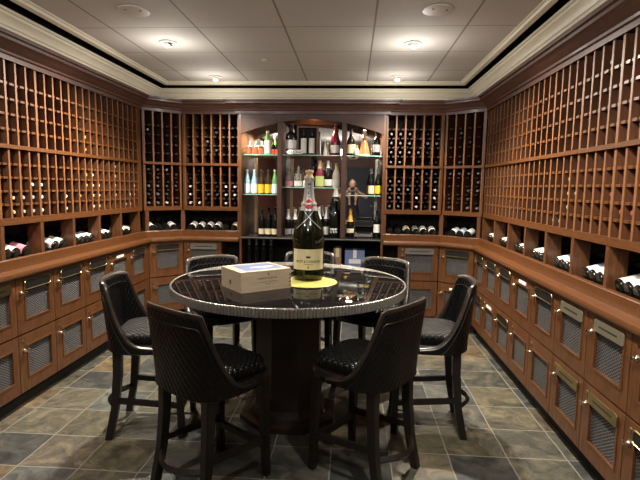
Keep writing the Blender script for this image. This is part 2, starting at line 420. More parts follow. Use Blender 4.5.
LB = [(0,1,'L',0,'white'),(0,2,'L',0,'white'),(0,2,'L',1,'white'),(0,3,'L',1,'white'),(0,3,'L',2,'white'),(1,0,'L',0,'white'),(1,0,'L',1,'white'),(1,0,'L',2,'white'),(1,3,'L',1,'tan'),(1,3,'L',2,'tan'),(1,3,'L',3,'tan'),(1,3,'L',4,'tan'),(2,1,'L',1,'gold'),(2,2,'L',2,'gold'),(2,2,'L',3,'gold'),(2,2,'U',0,'gold'),(2,2,'U',1,'gold'),(2,3,'L',0,'white'),(2,3,'L',1,'white'),(2,3,'L',2,'white'),(2,3,'L',3,'white'),(3,0,'L',0,'white'),(3,0,'L',1,'white'),(3,0,'L',2,'white'),(3,3,'L',0,'silver'),(3,3,'L',1,'white'),(4,1,'L',0,'tan'),(4,1,'L',1,'tan'),(4,3,'L',0,'silver'),(4,3,'L',1,'silver'),(4,3,'L',2,'white'),(4,2,'L',0,'silver'),(4,2,'L',1,'silver')]
RB = [(0,0,'L',0,'white'),(0,1,'L',0,'white'),(0,2,'L',0,'white'),(0,1,'U',0,'red'),(1,2,'L',1,'dark'),(2,0,'L',2,'red'),(2,1,'L',0,'white'),(2,3,'L',0,'white'),(3,0,'L',0,'white'),(3,0,'L',1,'white'),(3,0,'U',0,'dark'),(3,1,'L',0,'white'),(3,1,'L',1,'white'),(3,1,'L',2,'white'),(3,3,'U',2,'dark'),(4,0,'L',0,'white'),(4,1,'L',0,'white'),(4,2,'L',1,'tan'),(4,2,'L',2,'tan'),(4,2,'L',3,'tan'),(4,3,'L',2,'tan'),(5,3,'L',2,'red'),(6,0,'L',1,'red'),(6,1,'L',1,'red'),(5,2,'U',4,'dark')]
WL, WR = .402, .405
NL, NR = 8, 9
for k in range(NL):
    r, p, x0 = rack((XL, 4.96 - WL * (k + 1)), PI / 2, WL, 4, 'brown wooden bottle rack on the left wall, %s one out from the far corner' % ORD[k], False, cl=(.045, .018))
    bpy.context.view_layer.update()
    for (kk, c, h, rw, cp) in LB:
        if kk == k: put_bottle(r, p, x0, c, h, rw, cp, 'left-wall rack %s from far corner' % ORD[k])
for k in range(NR):
    r, p, x0 = rack((XR, 5.03 - WR * k), -PI / 2, WR, 4, 'brown wooden bottle rack on the right wall, %s one out from the far corner' % ORD[k], False, cl=(.018, .045))
    for (kk, c, h, rw, cp) in RB:
        if kk == k: put_bottle(r, p, x0, c, h, rw, cp, 'right-wall rack %s from far corner' % ORD[k])
# angled and flat racks of the far end
angL = math.atan2(LF[1] - LC[1], LF[0] - LC[0]); lenL = math.hypot(LF[0] - LC[0], LF[1] - LC[1])
angR = math.atan2(RC[1] - RF[1], RC[0] - RF[0]); lenR = math.hypot(RC[0] - RF[0], RC[1] - RF[1])
wF1, wF2 = BL - .005 - LF[0], RF[0] - (BR + .005)
rnd = random.Random(3)
def fill(rk, where, fixed, dens, skip=()):
    r, p, x0 = rk; used = set()
    for c, h, rw, cp in fixed: put_bottle(r, p, x0, c, h, rw, cp, where); used.add((c, h, rw))
    nc = 6 if dens[2] == 6 else 4
    for c in range(nc):
        for h in 'LU':
            for rw in range(5):
                if h == 'U' and rw == 4: continue
                if (c, h, rw) in used: continue
                if rnd.random() < dens[0 if h == 'L' else 1]: put_bottle(r, p, x0, c, h, rw, rnd.choice(['dark', 'dark', 'black', 'grey']), where)
a = rack(LC, angL, lenL, 4, 'dark-backed wooden bottle rack set diagonally across the far left corner', True, .025, lenL - .018, .008, .008)
fill(a, 'far left corner rack', [(0,'L',0,'grey'),(2,'L',0,'white'),(1,'L',1,'grey'),(1,'L',2,'grey')], (.55, .25, 4))
a = rack(LF, 0, wF1, 6, 'dark-backed wooden bottle rack on the far wall left of the bar shelves', True, .03, wF1 - .012, .008)
fill(a, 'far wall rack left of bar', [(0,'L',0,'white'),(0,'L',1,'white'),(0,'L',2,'white'),(1,'L',0,'white'),(4,'L',0,'white'),(4,'L',1,'white'),(4,'L',2,'white'),(5,'L',1,'white'),(5,'L',2,'white')], (.4, .25, 6))
a = rack((BR + .005, YF), 0, wF2, 6, 'dark-backed wooden bottle rack on the far wall right of the bar shelves', True, .012, wF2 - .03, .001, .008)
fx = [(c, h, rw, 'grey') for c in (0, 1) for h in 'LU' for rw in range(4)] + [(2,'U',2,'grey'),(2,'U',1,'grey'),(2,'U',3,'grey'),(5,'L',3,'grey'),(5,'L',2,'white'),(5,'L',1,'white'),(5,'L',0,'white'),(3,'L',1,'white'),(3,'L',0,'white'),(5,'U',3,'grey')]
fill(a, 'far wall rack right of bar', fx, (.55, .35, 6))
a = rack(RF, angR, lenR, 4, 'dark-backed wooden bottle rack set diagonally across the far right corner', True, .018, lenR - .03, .008, .008)
fill(a, 'far right corner rack', [(0,'L',0,'dark'),(3,'L',0,'grey'),(2,'L',0,'grey')], (.5, .25, 4))

# ------------------------------------------------------------ display ledges with bins
AP = [(0, .975), (.0, 1.018), (-.02, 1.018), (-.02, .975)]
def offset_path(path, o):
    P = [Vector(p) for p in path]; out = []
    for i in range(len(P)):
        d0 = (P[i] - P[i - 1]).normalized() if i else (P[1] - P[0]).normalized()
        d1 = (P[i + 1] - P[i]).normalized() if i < len(P) - 1 else d0
        n0 = Vector((d0.y, -d0.x)); n1 = Vector((d1.y, -d1.x)); mt = (n0 + n1).normalized()
        out.append(tuple(P[i] + mt * (o / mt.dot(n0))))
    return out
def display(path, label, posts, pre=None, post=None):
    r = empty('display_shelf', (path[0][0], path[0][1], .905), 0, label, 'display shelf', 'display shelves under the racks')
    L = Matrix.Translation((-path[0][0], -path[0][1], -.905))
    def B(mb, name, mat, **k):
        mb.v = [tuple(L @ Vector(v)) for v in mb.v]; return mb.build(name, mat, r, **k)
    B(MB().sweep(path, [(.022, .9452), (.022, 1.012), (.019, 1.016), (-.016, 1.016), (-.016, .9452)], pre=pre, post=post), 'front_board', WOOD_H)
    B(MB().sweep(path, [(-.018, .909), (-.018, .945), (.088, .945), (.096, .942), (.1, .935), (.1, .912), (.094, .902), (.082, .898), (.074, .909)], pre=pre, post=post), 'ledge_board', WOOD_H, smooth=30)
    B(MB().sweep(path, [(-.02, .980), (-.02, .995), (-.312, 1.0715), (-.312, 1.0565)], pre=pre, post=post), 'slanted_shelf', BACKBLACK)
    B(MB().sweep(path, [(-.345, .945), (-.345, 1.238), (-.355, 1.238), (-.355, .945)], pre=pre, post=post), 'back_panel', BACKBLACK)
    for (x, y, rz, w) in posts:
        M = Matrix.Translation((x, y, 0)) @ Matrix.Rotation(rz, 4, 'Z')
        mb = MB().box(-w / 2, w / 2, -.001, .10, 1.0, 1.2395, M=M); B(mb, 'bin_divider', WOOD_V)
    return r
postsL = [(XL, 4.96 - WL * k, PI / 2, .034) for k in range(0, NL + 1)]
postsR = [(XR, 5.03 - WR * k, -PI / 2, .034) for k in range(0, NR + 1)]
display([(XL, YLN), (XL, LC[1] - .002)], 'wooden display ledge with bottle bins running along the left wall', postsL, None, LF)
display([(XR, RC[1] - .002), (XR, YRN)], 'wooden display ledge with bottle bins running along the right wall', postsR, RF, None)
display([LC, LF, (BL - .002, YF)], 'wooden display ledge turning across the far left corner to the bar', [(LC[0] + .030, LC[1] + .027, angL, .04), (LF[0] + .0, LF[1] + .005, angL / 2, .045), (BL - .016, YF, 0, .028)], (XL, 0))
display([(BR + .002, YF), RF, RC], 'wooden display ledge turning from the bar across the far right corner', [(BR + .016, YF, 0, .028), (RF[0], RF[1] + .005, angR / 2, .045), (RC[0] - .030, RC[1] + .026, angR, .04)], None, (XR, 0))

# display bottles, tilted neck down to the front
def dbottle_meshes():
    R = Matrix.Translation((0, .30, 0)) @ Matrix.Rotation(PI / 2, 4, 'X')
    body = [(.0135, .0), (.0145, .06), (.015, .085), (.024, .108), (.035, .13), (.0375, .145), (.0375, .29), (.034, .297), (0, .291)]
    return (MB().lathe(body, 20, M=R).mesh('glass_body', GLASS_DARK, smooth=50))
DB = dbottle_meshes()
def dlabel(mat): return cached(('dl', mat), lambda: MB().lathe([(.0382, .178), (.0382, .282)], 20, M=Matrix.Translation((0, .30, 0)) @ Matrix.Rotation(PI / 2, 4, 'X'), a0=-.15 * PI, a1=1.15 * PI).mesh('paper_label', LAB[mat], smooth=True))
def dcap(mat): return cached(('dc', mat), lambda: MB().lathe([(0, -.003), (.0150, -.003), (.0158, .003), (.016, .055)], 14, M=Matrix.Translation((0, .30, 0)) @ Matrix.Rotation(PI / 2, 4, 'X')).mesh('capsule', CAP[mat], smooth=40))
tilt = math.atan2(.070, .270)
def display_bottle(M, x, lab, cap, text, dy=0.):
    r = empty('wine_bottle', (0, 0, 0), 0, text, 'wine bottle', 'bottles on the display ledges')
    r.matrix_basis = M @ Matrix.Translation((x, .026 + dy, 1.0385 + dy * .17)) @ Matrix.Rotation(tilt, 4, 'X') @ Matrix.Rotation(random.uniform(-.2, .2), 4, 'Y')
    link('glass_body', DB, r); link('capsule', dcap(cap), r)
    if lab != 'none': link('paper_label', dlabel(lab), r)
LW = {'white': 'white-labelled', 'cream': 'cream-labelled', 'pink': 'pink-labelled', 'blue': 'pale blue-labelled', 'grey': 'grey-labelled', 'none': 'unlabelled dark', 'yellow': 'yellow-labelled'}
def bin_fill(M, xs, labs, where, caps=None):
    for i, (x, l) in enumerate(zip(xs, labs)):
        display_bottle(M, x, l, (caps or ['black', 'dark', 'red'])[i % len(caps or [1, 2, 3])], '%s bottle in the %s, %s from left' % (LW[l], where, ORD[i]))
lbins = {0: ['cream', 'white', 'cream'], 1: ['cream', 'white', 'white'], 2: ['white', 'blue', 'blue', 'white'], 3: ['white', 'white', 'white'], 4: ['white', 'white', 'pink'], 5: ['white', 'none', 'white']}
for k, labs in lbins.items():
    M = Matrix.Translation((XL, 4.96 - WL * (k + 1), 0)) @ Matrix.Rotation(PI / 2, 4, 'Z')
    if k == 4: xs = [.08, .165, .27]
    elif k == 3: xs = [.065, .2, .3]
    else: xs = [.075 + .082 * i for i in range(len(labs))]
    bin_fill(M, xs, labs, '%s left-wall bin from far corner' % ORD[k])
rbins = {0: ['white', 'cream'], 1: ['white', 'white', 'grey'], 2: ['none', 'white', 'white'], 3: ['white', 'white', 'white'], 4: ['white', 'white', 'white'], 5: ['blue', 'white', 'blue'], 6: ['white', 'white', 'white', 'white'], 7: ['white', 'white', 'none']}
for k, labs in rbins.items():
    M = Matrix.Translation((XR, 5.03 - WR * k, 0)) @ Matrix.Rotation(-PI / 2, 4, 'Z')
    xs = [(.12 if len(labs) < 4 else .075) + .082 * i for i in range(len(labs))]
    bin_fill(M, xs, labs, '%s right-wall bin from far corner' % ORD[k])
M = Matrix.Translation((*LC, 0)) @ Matrix.Rotation(angL, 4, 'Z'); bin_fill(M, [.105, .19, .27, .35], ['white', 'none', 'none', 'white'], 'far left corner bin')
M = Matrix.Translation((*LF, 0)); bin_fill(M, [.09, .185, .285, .38, .475, .58], ['white', 'white', 'white', 'white', 'none', 'cream'], 'far wall bin left of the bar')
M = Matrix.Translation((BR, YF, 0)); bin_fill(M, [.075, .165, .265, .365, .45, .55], ['none', 'none', 'cream', 'grey', 'white', 'white'], 'far wall bin right of the bar')
M = Matrix.Translation((*RF, 0)) @ Matrix.Rotation(angR, 4, 'Z'); bin_fill(M, [.115, .205, .295], ['white', 'blue', 'white'], 'far right corner bin')

# ------------------------------------------------------------ lower lockers
def wire_mesh_data(w, h_):
    def f(h=h_):
        m = MB(); p = .026; t = .0021; K = 1.45; h = h * K
        n = int((w + h) / p) + 2
        for sgn in (1, -1):
            for i in range(n):
                c = i * p
                # line x - z = c - h  (sgn 1) clipped to the window
                pts = []
                if sgn == 1: x0 = max(0, c - h); z0 = x0 - (c - h); x1 = min(w, c); z1 = x1 - (c - h)
                else: x0 = max(0, c - h); z0 = c - x0; x1 = min(w, c); z1 = c - x1
                if x1 - x0 < .004: continue
                dx, dz = (t * .7071, t * .7071 * -sgn); z0 /= K; z1 /= K
                y = .0 if sgn == 1 else .0012
                m.add([(x0 - dx, y, z0 - dz), (x1 - dx, y, z1 - dz), (x1 + dx, y, z1 + dz), (x0 + dx, y, z0 + dz),
                       (x0 - dx, y + .0012, z0 - dz), (x1 - dx, y + .0012, z1 - dz), (x1 + dx, y + .0012, z1 + dz), (x0 + dx, y + .0012, z0 + dz)],
                      [(0, 1, 2, 3), (7, 6, 5, 4), (0, 4, 5, 1), (3, 2, 6, 7)])
        return m.mesh('wire_mesh', WIRE)
    return cached(('wm', round(w, 3), round(h_, 3)), f)
def ring(m, x0, x1, z0, z1, bx0, bx1, bz0, bz1, y0, y1, mi=0):
    """rectangular frame as one mesh"""
    vs = []
    for y in (y0, y1):
        vs += [(x0, y, z0), (x1, y, z0), (x1, y, z1), (x0, y, z1), (bx0, y, bz0), (bx1, y, bz0), (bx1, y, bz1), (bx0, y, bz1)]
    fs = []
    for i in range(4):
        j = (i + 1) % 4
        fs += [(i, j, j + 4, i + 4), (i + 8, i + 12, j + 12, j + 8), (i, i + 8, j + 8, j), (i + 4, j + 4, j + 12, i + 12)]
    m.add(vs, fs, mi)
    return m
def rounded_rect(x0, x1, z0, z1, r, n=4):
    out = []
    for cx, cz, a in ((x1 - r, z1 - r, 0), (x0 + r, z1 - r, 90), (x0 + r, z0 + r, 180), (x1 - r, z0 + r, 270)):
        for k in range(n + 1):
            t = math.radians(a + 90 * k / n); out.append((cx + r * math.cos(t), cz + r * math.sin(t)))
    return out
def door(r, x0, x1, z0, z1, plate, lockx, yo=-.07, wx0=None, wx1=None):
    Z = lambda z: z - .0
    wx0 = x0 + .084 if wx0 is None else wx0; wx1 = x1 - .058 if wx1 is None else wx1
    bz0 = z0 + .092; bz1 = z1 - .078
    d = ring(MB(), x0 + .002, x1 - .002, z0, z1, wx0, wx1, bz0, bz1, yo, yo + .02).build('door', WOOD_V, r, bevel=.0015)
    lip = ring(MB(), wx0 - .008, wx1 + .008, bz0 - .008, bz1 + .008, wx0 + .004, wx1 - .004, bz0 + .004, bz1 - .004, yo - .004, yo + .006).build('window_bead', WOOD_H, d)
    w = link('wire_mesh', wire_mesh_data(wx1 - wx0, bz1 - bz0), d); w.location = (wx0, yo + .012, bz0)
    pz0, pz1 = bz1 - .012, bz1 + .052
    px0, px1 = wx0 - .006, wx1 + .008
    if plate in ('brass', 'steel', 'palebrass'):
        mb = MB().prism(rounded_rect(px0, px1, pz0, pz1, .014), yo - .010, yo - .004)
        pl = mb.build('name_plate', {'brass': BRASS, 'steel': STEEL, 'palebrass': BRASS_PALE}[plate], d, bevel=.0012)
        tx = MB(); q = px0 + .05
        rr = random.Random(int(z0 * 100 + x0 * 10))
        while q < px1 - .055:
            wd = rr.uniform(.006, .012)
            tx.box(q, q + wd, yo - .0105, yo - .0098, (pz0 + pz1) / 2 - .005, (pz0 + pz1) / 2 + .005); q += wd + .004
        tx.build('engraving', PLATE_DARK, pl)
    elif plate == 'frame':
        out = rounded_rect(px0, px1, pz0, pz1, .02, 5)
        pl = MB().prism(out, yo - .007, yo - .004).build('name_plate', PLATE_DARK, d)
        MB().tube([(x, yo - .008, z) for x, z in out], .0042, 6, closed=True).build('plate_frame', BRASS, pl, smooth=True)
    elif plate == 'tag':
        MB().box(wx0 + .06, wx1 - .06, yo - .006, yo - .0005, bz1 + .014, bz1 + .036).build('name_tag', WHITE, d)
    # lock and hanging key
    lx = lockx; lz = z1 - .105
    lk = MB().lathe([(0, 0), (.0135, 0), (.0135, .006), (.009, .010), (.0065, .024), (.0095, .030), (0, .032)], 12, M=Matrix.Translation((lx, yo, lz)) @ Matrix.Rotation(PI / 2, 4, 'X')).build('lock', CHROME, d, smooth=40)
    k = MB().bar((lx - .03, yo - .022, lz), (lx + .03, yo - .022, lz + .004), .009, .009, .007, .007)
    k.build('latch_key', BRASS, lk, bevel=.001)
    MB().lathe([(0, 0), (.011, 0), (.011, .004), (0, .006)], 12, M=Matrix.Translation((lx, yo, lz + .062)) @ Matrix.Rotation(PI / 2, 4, 'X')).build('keyhole_plate', BRASS, d, smooth=40)
    return d
def locker(org, rz, W, label, up, lo, dx0=0., dx1=None, gap=None, ia=.001, ib=.001):
    dx1 = W if dx1 is None else dx1
    r = empty('wine_locker', (org[0], org[1], 0), rz, label, 'wine locker', 'lockers with mesh doors around the room')
    cx0, cx1 = (dx0 if gap == 'l' else ia), (dx1 if gap == 'r' else W - ib)
    m = MB()
    m.box(cx0, cx0 + .016, -.048, .30, .1, .908); m.box(cx1 - .016, cx1, -.048, .30, .1, .908)
    m.box(cx0 + .016, cx1 - .016, -.048, .30, .1, .118); m.box(cx0 + .016, cx1 - .016, -.048, .30, .505, .523); m.box(cx0 + .016, cx1 - .016, -.048, .30, .89, .908)
    m.build('carcass', WOOD_V, r)
    MB().box(cx0 + .017, cx1 - .017, .29, .299, .119, .889).build('back_panel', BACKBLACK, r)
    MB().box(ia, W - ib, -.005, .01, .0, .1).build('toe_kick', BLACK, r)
    if dx0 > .02 and gap != 'l': MB().box(ia, dx0, -.066, -.049, .1, .908).build('stile', WOOD_V, r)
    if dx1 < W - .02 and gap != 'r': MB().box(dx1, W - ib, -.066, -.049, .1, .908).build('stile', WOOD_V, r)
    if gap: 
        a, b = (ia, dx0 - .003) if gap == 'l' else (dx1 + .003, W - ib)
        MB().box(a, b, .2, .21, .1, .9).build('recess_panel', BLACK, r)
        MB().box(a, b, -.05, .2, .09, .1).build('recess_floor', BLACK, r)
    door(r, dx0, dx1, .513, .896, up, dx0 + .05)
    door(r, dx0, dx1, .112, .503, lo, dx0 + .05)
    return r
upL = ['frame', 'tag', 'frame', 'frame', 'frame', 'brass', 'frame', None]
for k in range(NL):
    locker((XL, 4.96 - WL * (k + 1)), PI / 2, WL, 'wooden locker with mesh doors under the left ledge, %s one from the far corner' % ORD[k], upL[k], None)
upR = ['frame', 'frame', 'frame', 'tag', 'frame', 'palebrass', 'palebrass', 'brass', None]
loR = ['frame', 'tag', 'frame', None, None, 'brass', 'brass', 'frame', None]
for k in range(NR):
    locker((XR, 5.03 - WR * k), -PI / 2, WR, 'wooden locker with mesh doors under the right ledge, %s one from the far corner' % ORD[k], upR[k], loR[k], dx0=.02 if k == 0 else 0., ia=.02 if k == 0 else .001)
locker(LC, angL, lenL, 'wooden locker with mesh doors set diagonally in the far left corner', 'frame', None, .030, lenL - .030, None, .028, .028)
locker(LF, 0, wF1, 'wooden locker on far wall left of the bar, steel name plate on door', 'steel', None, .03, .46, 'r', .028)
locker((BR + .005, YF), 0, wF2, 'wooden locker on far wall right of the bar, steel name plate on door', 'steel', None, wF2 - .47, wF2 - .03, 'l', .001, .028)
locker(RF, angR, lenR, 'wooden locker with mesh doors set diagonally in the far right corner', 'frame', 'tag', .030, lenR - .042, None, .028, .038)

# ------------------------------------------------------------ bar niche
bar = empty('bar_cabinet', ((BL + BR) / 2, YF, 0), 0, 'tall wooden back bar with arched header, mirror and dark counter on the far wall', 'back bar')
ox, oy = (BL + BR) / 2, YF
def bb(name, mat, x0, x1, y0, y1, z0, z1, bevel=0., par=bar):
    return MB().box(x0 - ox, x1 - ox, y0 - oy, y1 - oy, z0, z1).build(name, mat, par, bevel=bevel)
YI = 5.70
bb('side_panel', WOOD_V, BL, BL + .024, YF - .045, YI + .02, 0.0, Z1, .001)
bb('side_panel', WOOD_V, BR - .024, BR, YF - .045, YI + .02, 0.0, Z1, .001)
P1, P2 = (-.838, -.79), (-.13, -.078)
bb('upright', WOOD_BAR, *P1, YF - .025, YI - .02, .962, 2.24, .001)
bb('upright', WOOD_BAR, *P2, YF - .025, YI - .02, .962, 2.24, .001)
poly = [(BL + .024 - ox, Z1 - .001), (BL + .024 - ox, 2.085)]
for i in range(25):
    x = BL + .026 + (BR - BL - .052) * i / 24; t = (i / 12 - 1)
    poly.append((x - ox, 2.095 + .155 * (1 - t * t)))
poly += [(BR - .024 - ox, 2.085), (BR - .024 - ox, Z1 - .001)]
MB().prism(poly, YF - .04 - oy, YF - .015 - oy).build('arched_header', WOOD_BAR, bar)
bb('top_board', WOOD_H, BL + .024, BR - .024, YF - .015, YI, 2.285, 2.304)
bb('mirror_panel', MIRROR, BL + .025, BR - .025, YI - .006, YI, .963, 2.284)
bb('counter', GRANITE, BL + .025, BR - .025, YF - .08, YI - .007, .932, .960, .003)
bb('lower_back', BLACK, BL + .025, BR - .025, YI - .006, YI, .1, .93)
bb('lower_shelf', WOOD_DARK, BL + .025, BR - .025, YF - .02, YI - .007, .60, .622)
bb('lower_shelf', WOOD_DARK, BL + .025, BR - .025, YF - .02, YI - .007, .09, .112)
for (a, b, z) in ((BL + .026, P1[0] - .001, 1.866), (P1[1] + .001, P2[0] - .001, 1.866), (P2[1] + .001, BR - .026, 1.866),
                  (BL + .026, P1[0] - .001, 1.425), (P1[1] + .001, P2[0] - .001, 1.51), (P2[1] + .001, BR - .026, 1.43)):
    s = bb('glass_shelf', SHELFGLASS, a, b, YF + .03, YI - .03, z, z + .008)
    bb('glass_edge', SHELFEDGE, a, b, YF + .024, YF + .0295, z, z + .008, par=s)
for x in (-1.16, -.735, .255):  # left two are shelf standards; right white one stands in for a reflected column
    bb('mirror_strip', plain('pale_standard', (.50, .33, .18), .5) if x < 0 else WHITE, x, x + .032, YI - .03, YI - .0065, .97, 1.85)

# bottle maker for the bar
def prof_of(kind, H, R):
    if kind == 'champ': return [(0, .006), (R * .92, 0), (R, .01), (R, H * .48), (R * .93, H * .56), (R * .7, H * .66), (R * .44, H * .76), (R * .36, H * .84), (R * .36, H * .93), (R * .42, H * .95), (R * .42, H * .99), (0, H)]
    if kind == 'bordeaux': return [(0, .006), (R * .92, 0), (R, .01), (R, H * .62), (R * .9, H * .68), (R * .5, H * .74), (R * .38, H * .78), (R * .38, H * .95), (R * .43, H * .96), (R * .43, H), (0, H)]
    if kind == 'water': return [(0, .006), (R * .9, 0), (R, .01), (R, H * .45), (R * .9, H * .55), (R * .6, H * .72), (R * .38, H * .86), (R * .38, H * .96), (R * .42, H), (0, H)]
    if kind == 'squat': return [(0, .006), (R * .9, 0), (R, .01), (R, H * .5), (R * .85, H * .6), (R * .35, H * .68), (R * .32, H * .85), (R * .45, H * .87), (R * .45, H), (0, H)]
    if kind == 'cone': return [(0, .006), (R, 0), (R, .02), (R * .75, H * .35), (R * .35, H * .62), (R * .25, H * .72), (R * .25, H * .84), (R * .36, H * .86), (R * .33, H * .97), (0, H)]
def bottle(x, y, z, kind, H, R, glass, lab, cap, text, lz=(.12, .4), capfrac=.74, name='bottle', group='bottles on the bar shelves', cat='bottle', arc=.62):
    r = empty(name, (x, y, z), random.uniform(-.15, .15), text, cat, group)
    pr = prof_of(kind, H, R)
    MB().lathe(pr, 20).build('glass_body', glass, r, smooth=50)
    if cap:
        cp = [(rr + .0008, zz) for rr, zz in pr if zz >= H * capfrac]
        # interpolate the start
        for i in range(len(pr) - 1):
            if pr[i][1] < H * capfrac <= pr[i + 1][1]:
                t = (H * capfrac - pr[i][1]) / (pr[i + 1][1] - pr[i][1]); cp.insert(0, (pr[i][0] + (pr[i + 1][0] - pr[i][0]) * t + .0008, H * capfrac))
        cp[-1] = (0, H + .001)
        MB().lathe(cp, 20).build('capsule', cap, r, smooth=50)
    if lab:
        MB().lathe([(R + .0009, H * lz[0]), (R + .0009, H * lz[1])], 20, a0=-PI / 2 - PI * arc, a1=-PI / 2 + PI * arc).build('paper_label', lab, r, smooth=True)
    return r
YS = 5.45
def X(u, Y=YS): # only to read bar positions off the measured bays
    return BX[u]
zs1, zs1c = 1.8745, 1.8745
# left bay, upper shelf
for i, x in enumerate((-1.175, -1.105, -1.035)):
    bottle(x, YS, zs1, 'squat', .15, .032, BROWNG, LAB['red'], CAP['silver'], 'small swing-top bottle with orange-red label, %s on the upper left bar shelf' % ORD[i], (.05, .5), .62, arc=.9)
bottle(-.965, YS, zs1, 'water', .265, .037, GREENG, LAB['white'], CAP['white'], 'tall pale green bottle with white label beside the small swing-top bottles', (.05, .6), .9)
for i, x in enumerate((-.90, -.864)):
    bottle(x + (.004 if i else -.004), YS + .02, zs1, 'squat', .18, .020 if i else .022, GLASS_DARK, LAB['red'], CAP['black'], 'small dark bottle with red label, %s right of the pale green bottle' % ORD[i], (.05, .35), .7)
# centre bay, upper shelf
bottle(-.70, YS, zs1, 'bordeaux', .34, .062, GLASS_DARK, LAB['white'], CAP['black'], 'large dark magnum with white label on the upper centre bar shelf', (.2, .48), .75)
g = empty('gift_case', (-.515, YS + .03, zs1), 0, 'open wooden gift case holding two white-labelled bottles on the upper bar shelf', 'gift case')
MB().box(-.115, -.1, -.05, .05, 0, .30).build('side', WOOD_V, g); MB().box(.1, .115, -.05, .05, 0, .30).build('side', WOOD_V, g)
MB().box(-.115, .115, -.05, .05, .30, .315).build('top', WOOD_V, g); MB().box(-.1, .1, .035, .05, .0, .30).build('back', BACKBLACK, g); MB().box(-.1, .1, -.05, .035, 0, .008).build('base', WOOD_V, g)
for i, x in enumerate((-.562, -.468)):
    bottle(x, YS + .02, zs1 + .0095, 'bordeaux', .27, .033, GLASS_DARK, LAB['white'], CAP['black'], 'dark bottle with tall white label, %s in the wooden gift case' % ('left' if i == 0 else 'right'), (.05, .66), .75)
bottle(-.315, YS - .03, zs1, 'cone', .19, .022, WHITEG, None, None, 'slim white ornament bottle beside the magenta champagne bottle')
bottle(-.205, YS, zs1, 'champ', .34, .05, PINKG, LAB['white'], PINKG, 'magenta rose champagne bottle with pale label on the upper bar shelf', (.08, .33), .74)
m = MB()
for i in range(5): m.tube([(.05 * math.cos(t * PI / 8) + .02 * (i - 2), -.03, .028 + .022 * math.sin(t * PI / 8)) for t in range(16)], .006, 6, closed=True)
tag(m.build('bottle_ornament', CHROME, loc=(-.645, YS - .055, zs1), smooth=True), 'silver coiled metal ornament lying before the large dark magnum', 'ornament')
# right bay, upper shelf
bottle(-.03, YS, zs1, 'champ', .29, .047, GLASS_DARK, LAB['cream'], CAP['dark'], 'dark champagne bottle with cream label on the upper right bar shelf', (.08, .42), .8)
bottle(.12, YS + .01, zs1, 'cone', .285, .062, COPPER, LAB['white'], CAP['white'], 'cone-shaped copper coloured decanter bottle between two dark bottles', (.02, .06), .86)
bottle(.255, YS, zs1, 'bordeaux', .27, .042, GLASS_DARK, LAB['grey'], CAP['black'], 'dark wine bottle with grey label at the right end of upper shelf', (.15, .45), .75)
bottle(.035, YS - .065, zs1, 'squat', .11, .028, WHITEG, None, CAP['tan'], 'small pale round bottle in front of the copper decanter')
# left bay, middle shelf
zm = 1.4335
for i, (x, g_, l, c, t) in enumerate(((-1.197, BLUEG, 'palewhite', 'white', 'pale blue water bottle at the far left of the middle bar shelf'), (-1.115, BLUEG, 'palewhite', 'white', 'pale blue water bottle, second from left on the middle bar shelf'),
        (-1.035, BROWNG, 'yellow', 'dark', 'dark bottle with yellow label beside the pale blue bottles'), (-.957, BROWNG, 'yellow', 'dark', 'dark bottle with yellow label beside the green bottle'), (-.880, GREENG, 'palewhite', 'white', 'green bottle with white label at the right of the left bay'))):
    bottle(x, YS, zm, 'water', .275, .0365, g_, LAB[l], CAP[c], t, (.04, .40 if l == 'yellow' else .42), .93, arc=.8)
# centre bay, middle shelf
zc = 1.5185
bottle(-.72, YS, zc, 'squat', .21, .042, CLEARG, LAB['pink'], CHROME, 'clear squat spirit bottle with pinkish label, left on the centre shelf', (.05, .3), .87)
bottle(-.615, YS, zc, 'squat', .235, .046, CLEARG, LAB['white'], CHROME, 'clear squat spirit bottle with white label behind the giant champagne neck', (.05, .3), .87)
bottle(-.53, YS - .02, zc, 'squat', .12, .032, WHITEG, None, CAP['white'], 'small white jar bottle left of the giant bottle neck')
bottle(-.455, YS + .05, zc, 'bordeaux', .34, .04, GLASS_DARK, None, CAP['black'], 'tall dark wine bottle directly behind the giant champagne cork')
bottle(-.372, YS, zc, 'champ', .30, .047, PINKG, LAB['green'], CAP['tan'], 'rose champagne bottle with yellow-green label on the centre shelf', (.04, .42), .7)
bottle(-.28, YS, zc, 'champ', .30, .043, GLASS_DARK, LAB['white'], CAP['silver'], 'dark champagne bottle with white label and silver neck, centre shelf', (.06, .3), .72)
bottle(-.187, YS, zc, 'champ', .27, .046, WHITEG, LAB['white'], CAP['gold'], 'white frosted champagne bottle with gold top on the centre shelf', (.1, .3), .88)
# right bay, middle shelf
zr = 1.4385
for i, x in enumerate((.205, .283)):
    bottle(x, YS, zr, 'champ', .30, .036, GLASS_DARK, LAB['yellow'] if i else LAB['cream'], CAP['dark'], ('dark champagne bottle with %s label on the right middle bar shelf' % ('bright yellow' if i else 'pale cream')), (.06, .36), .8)
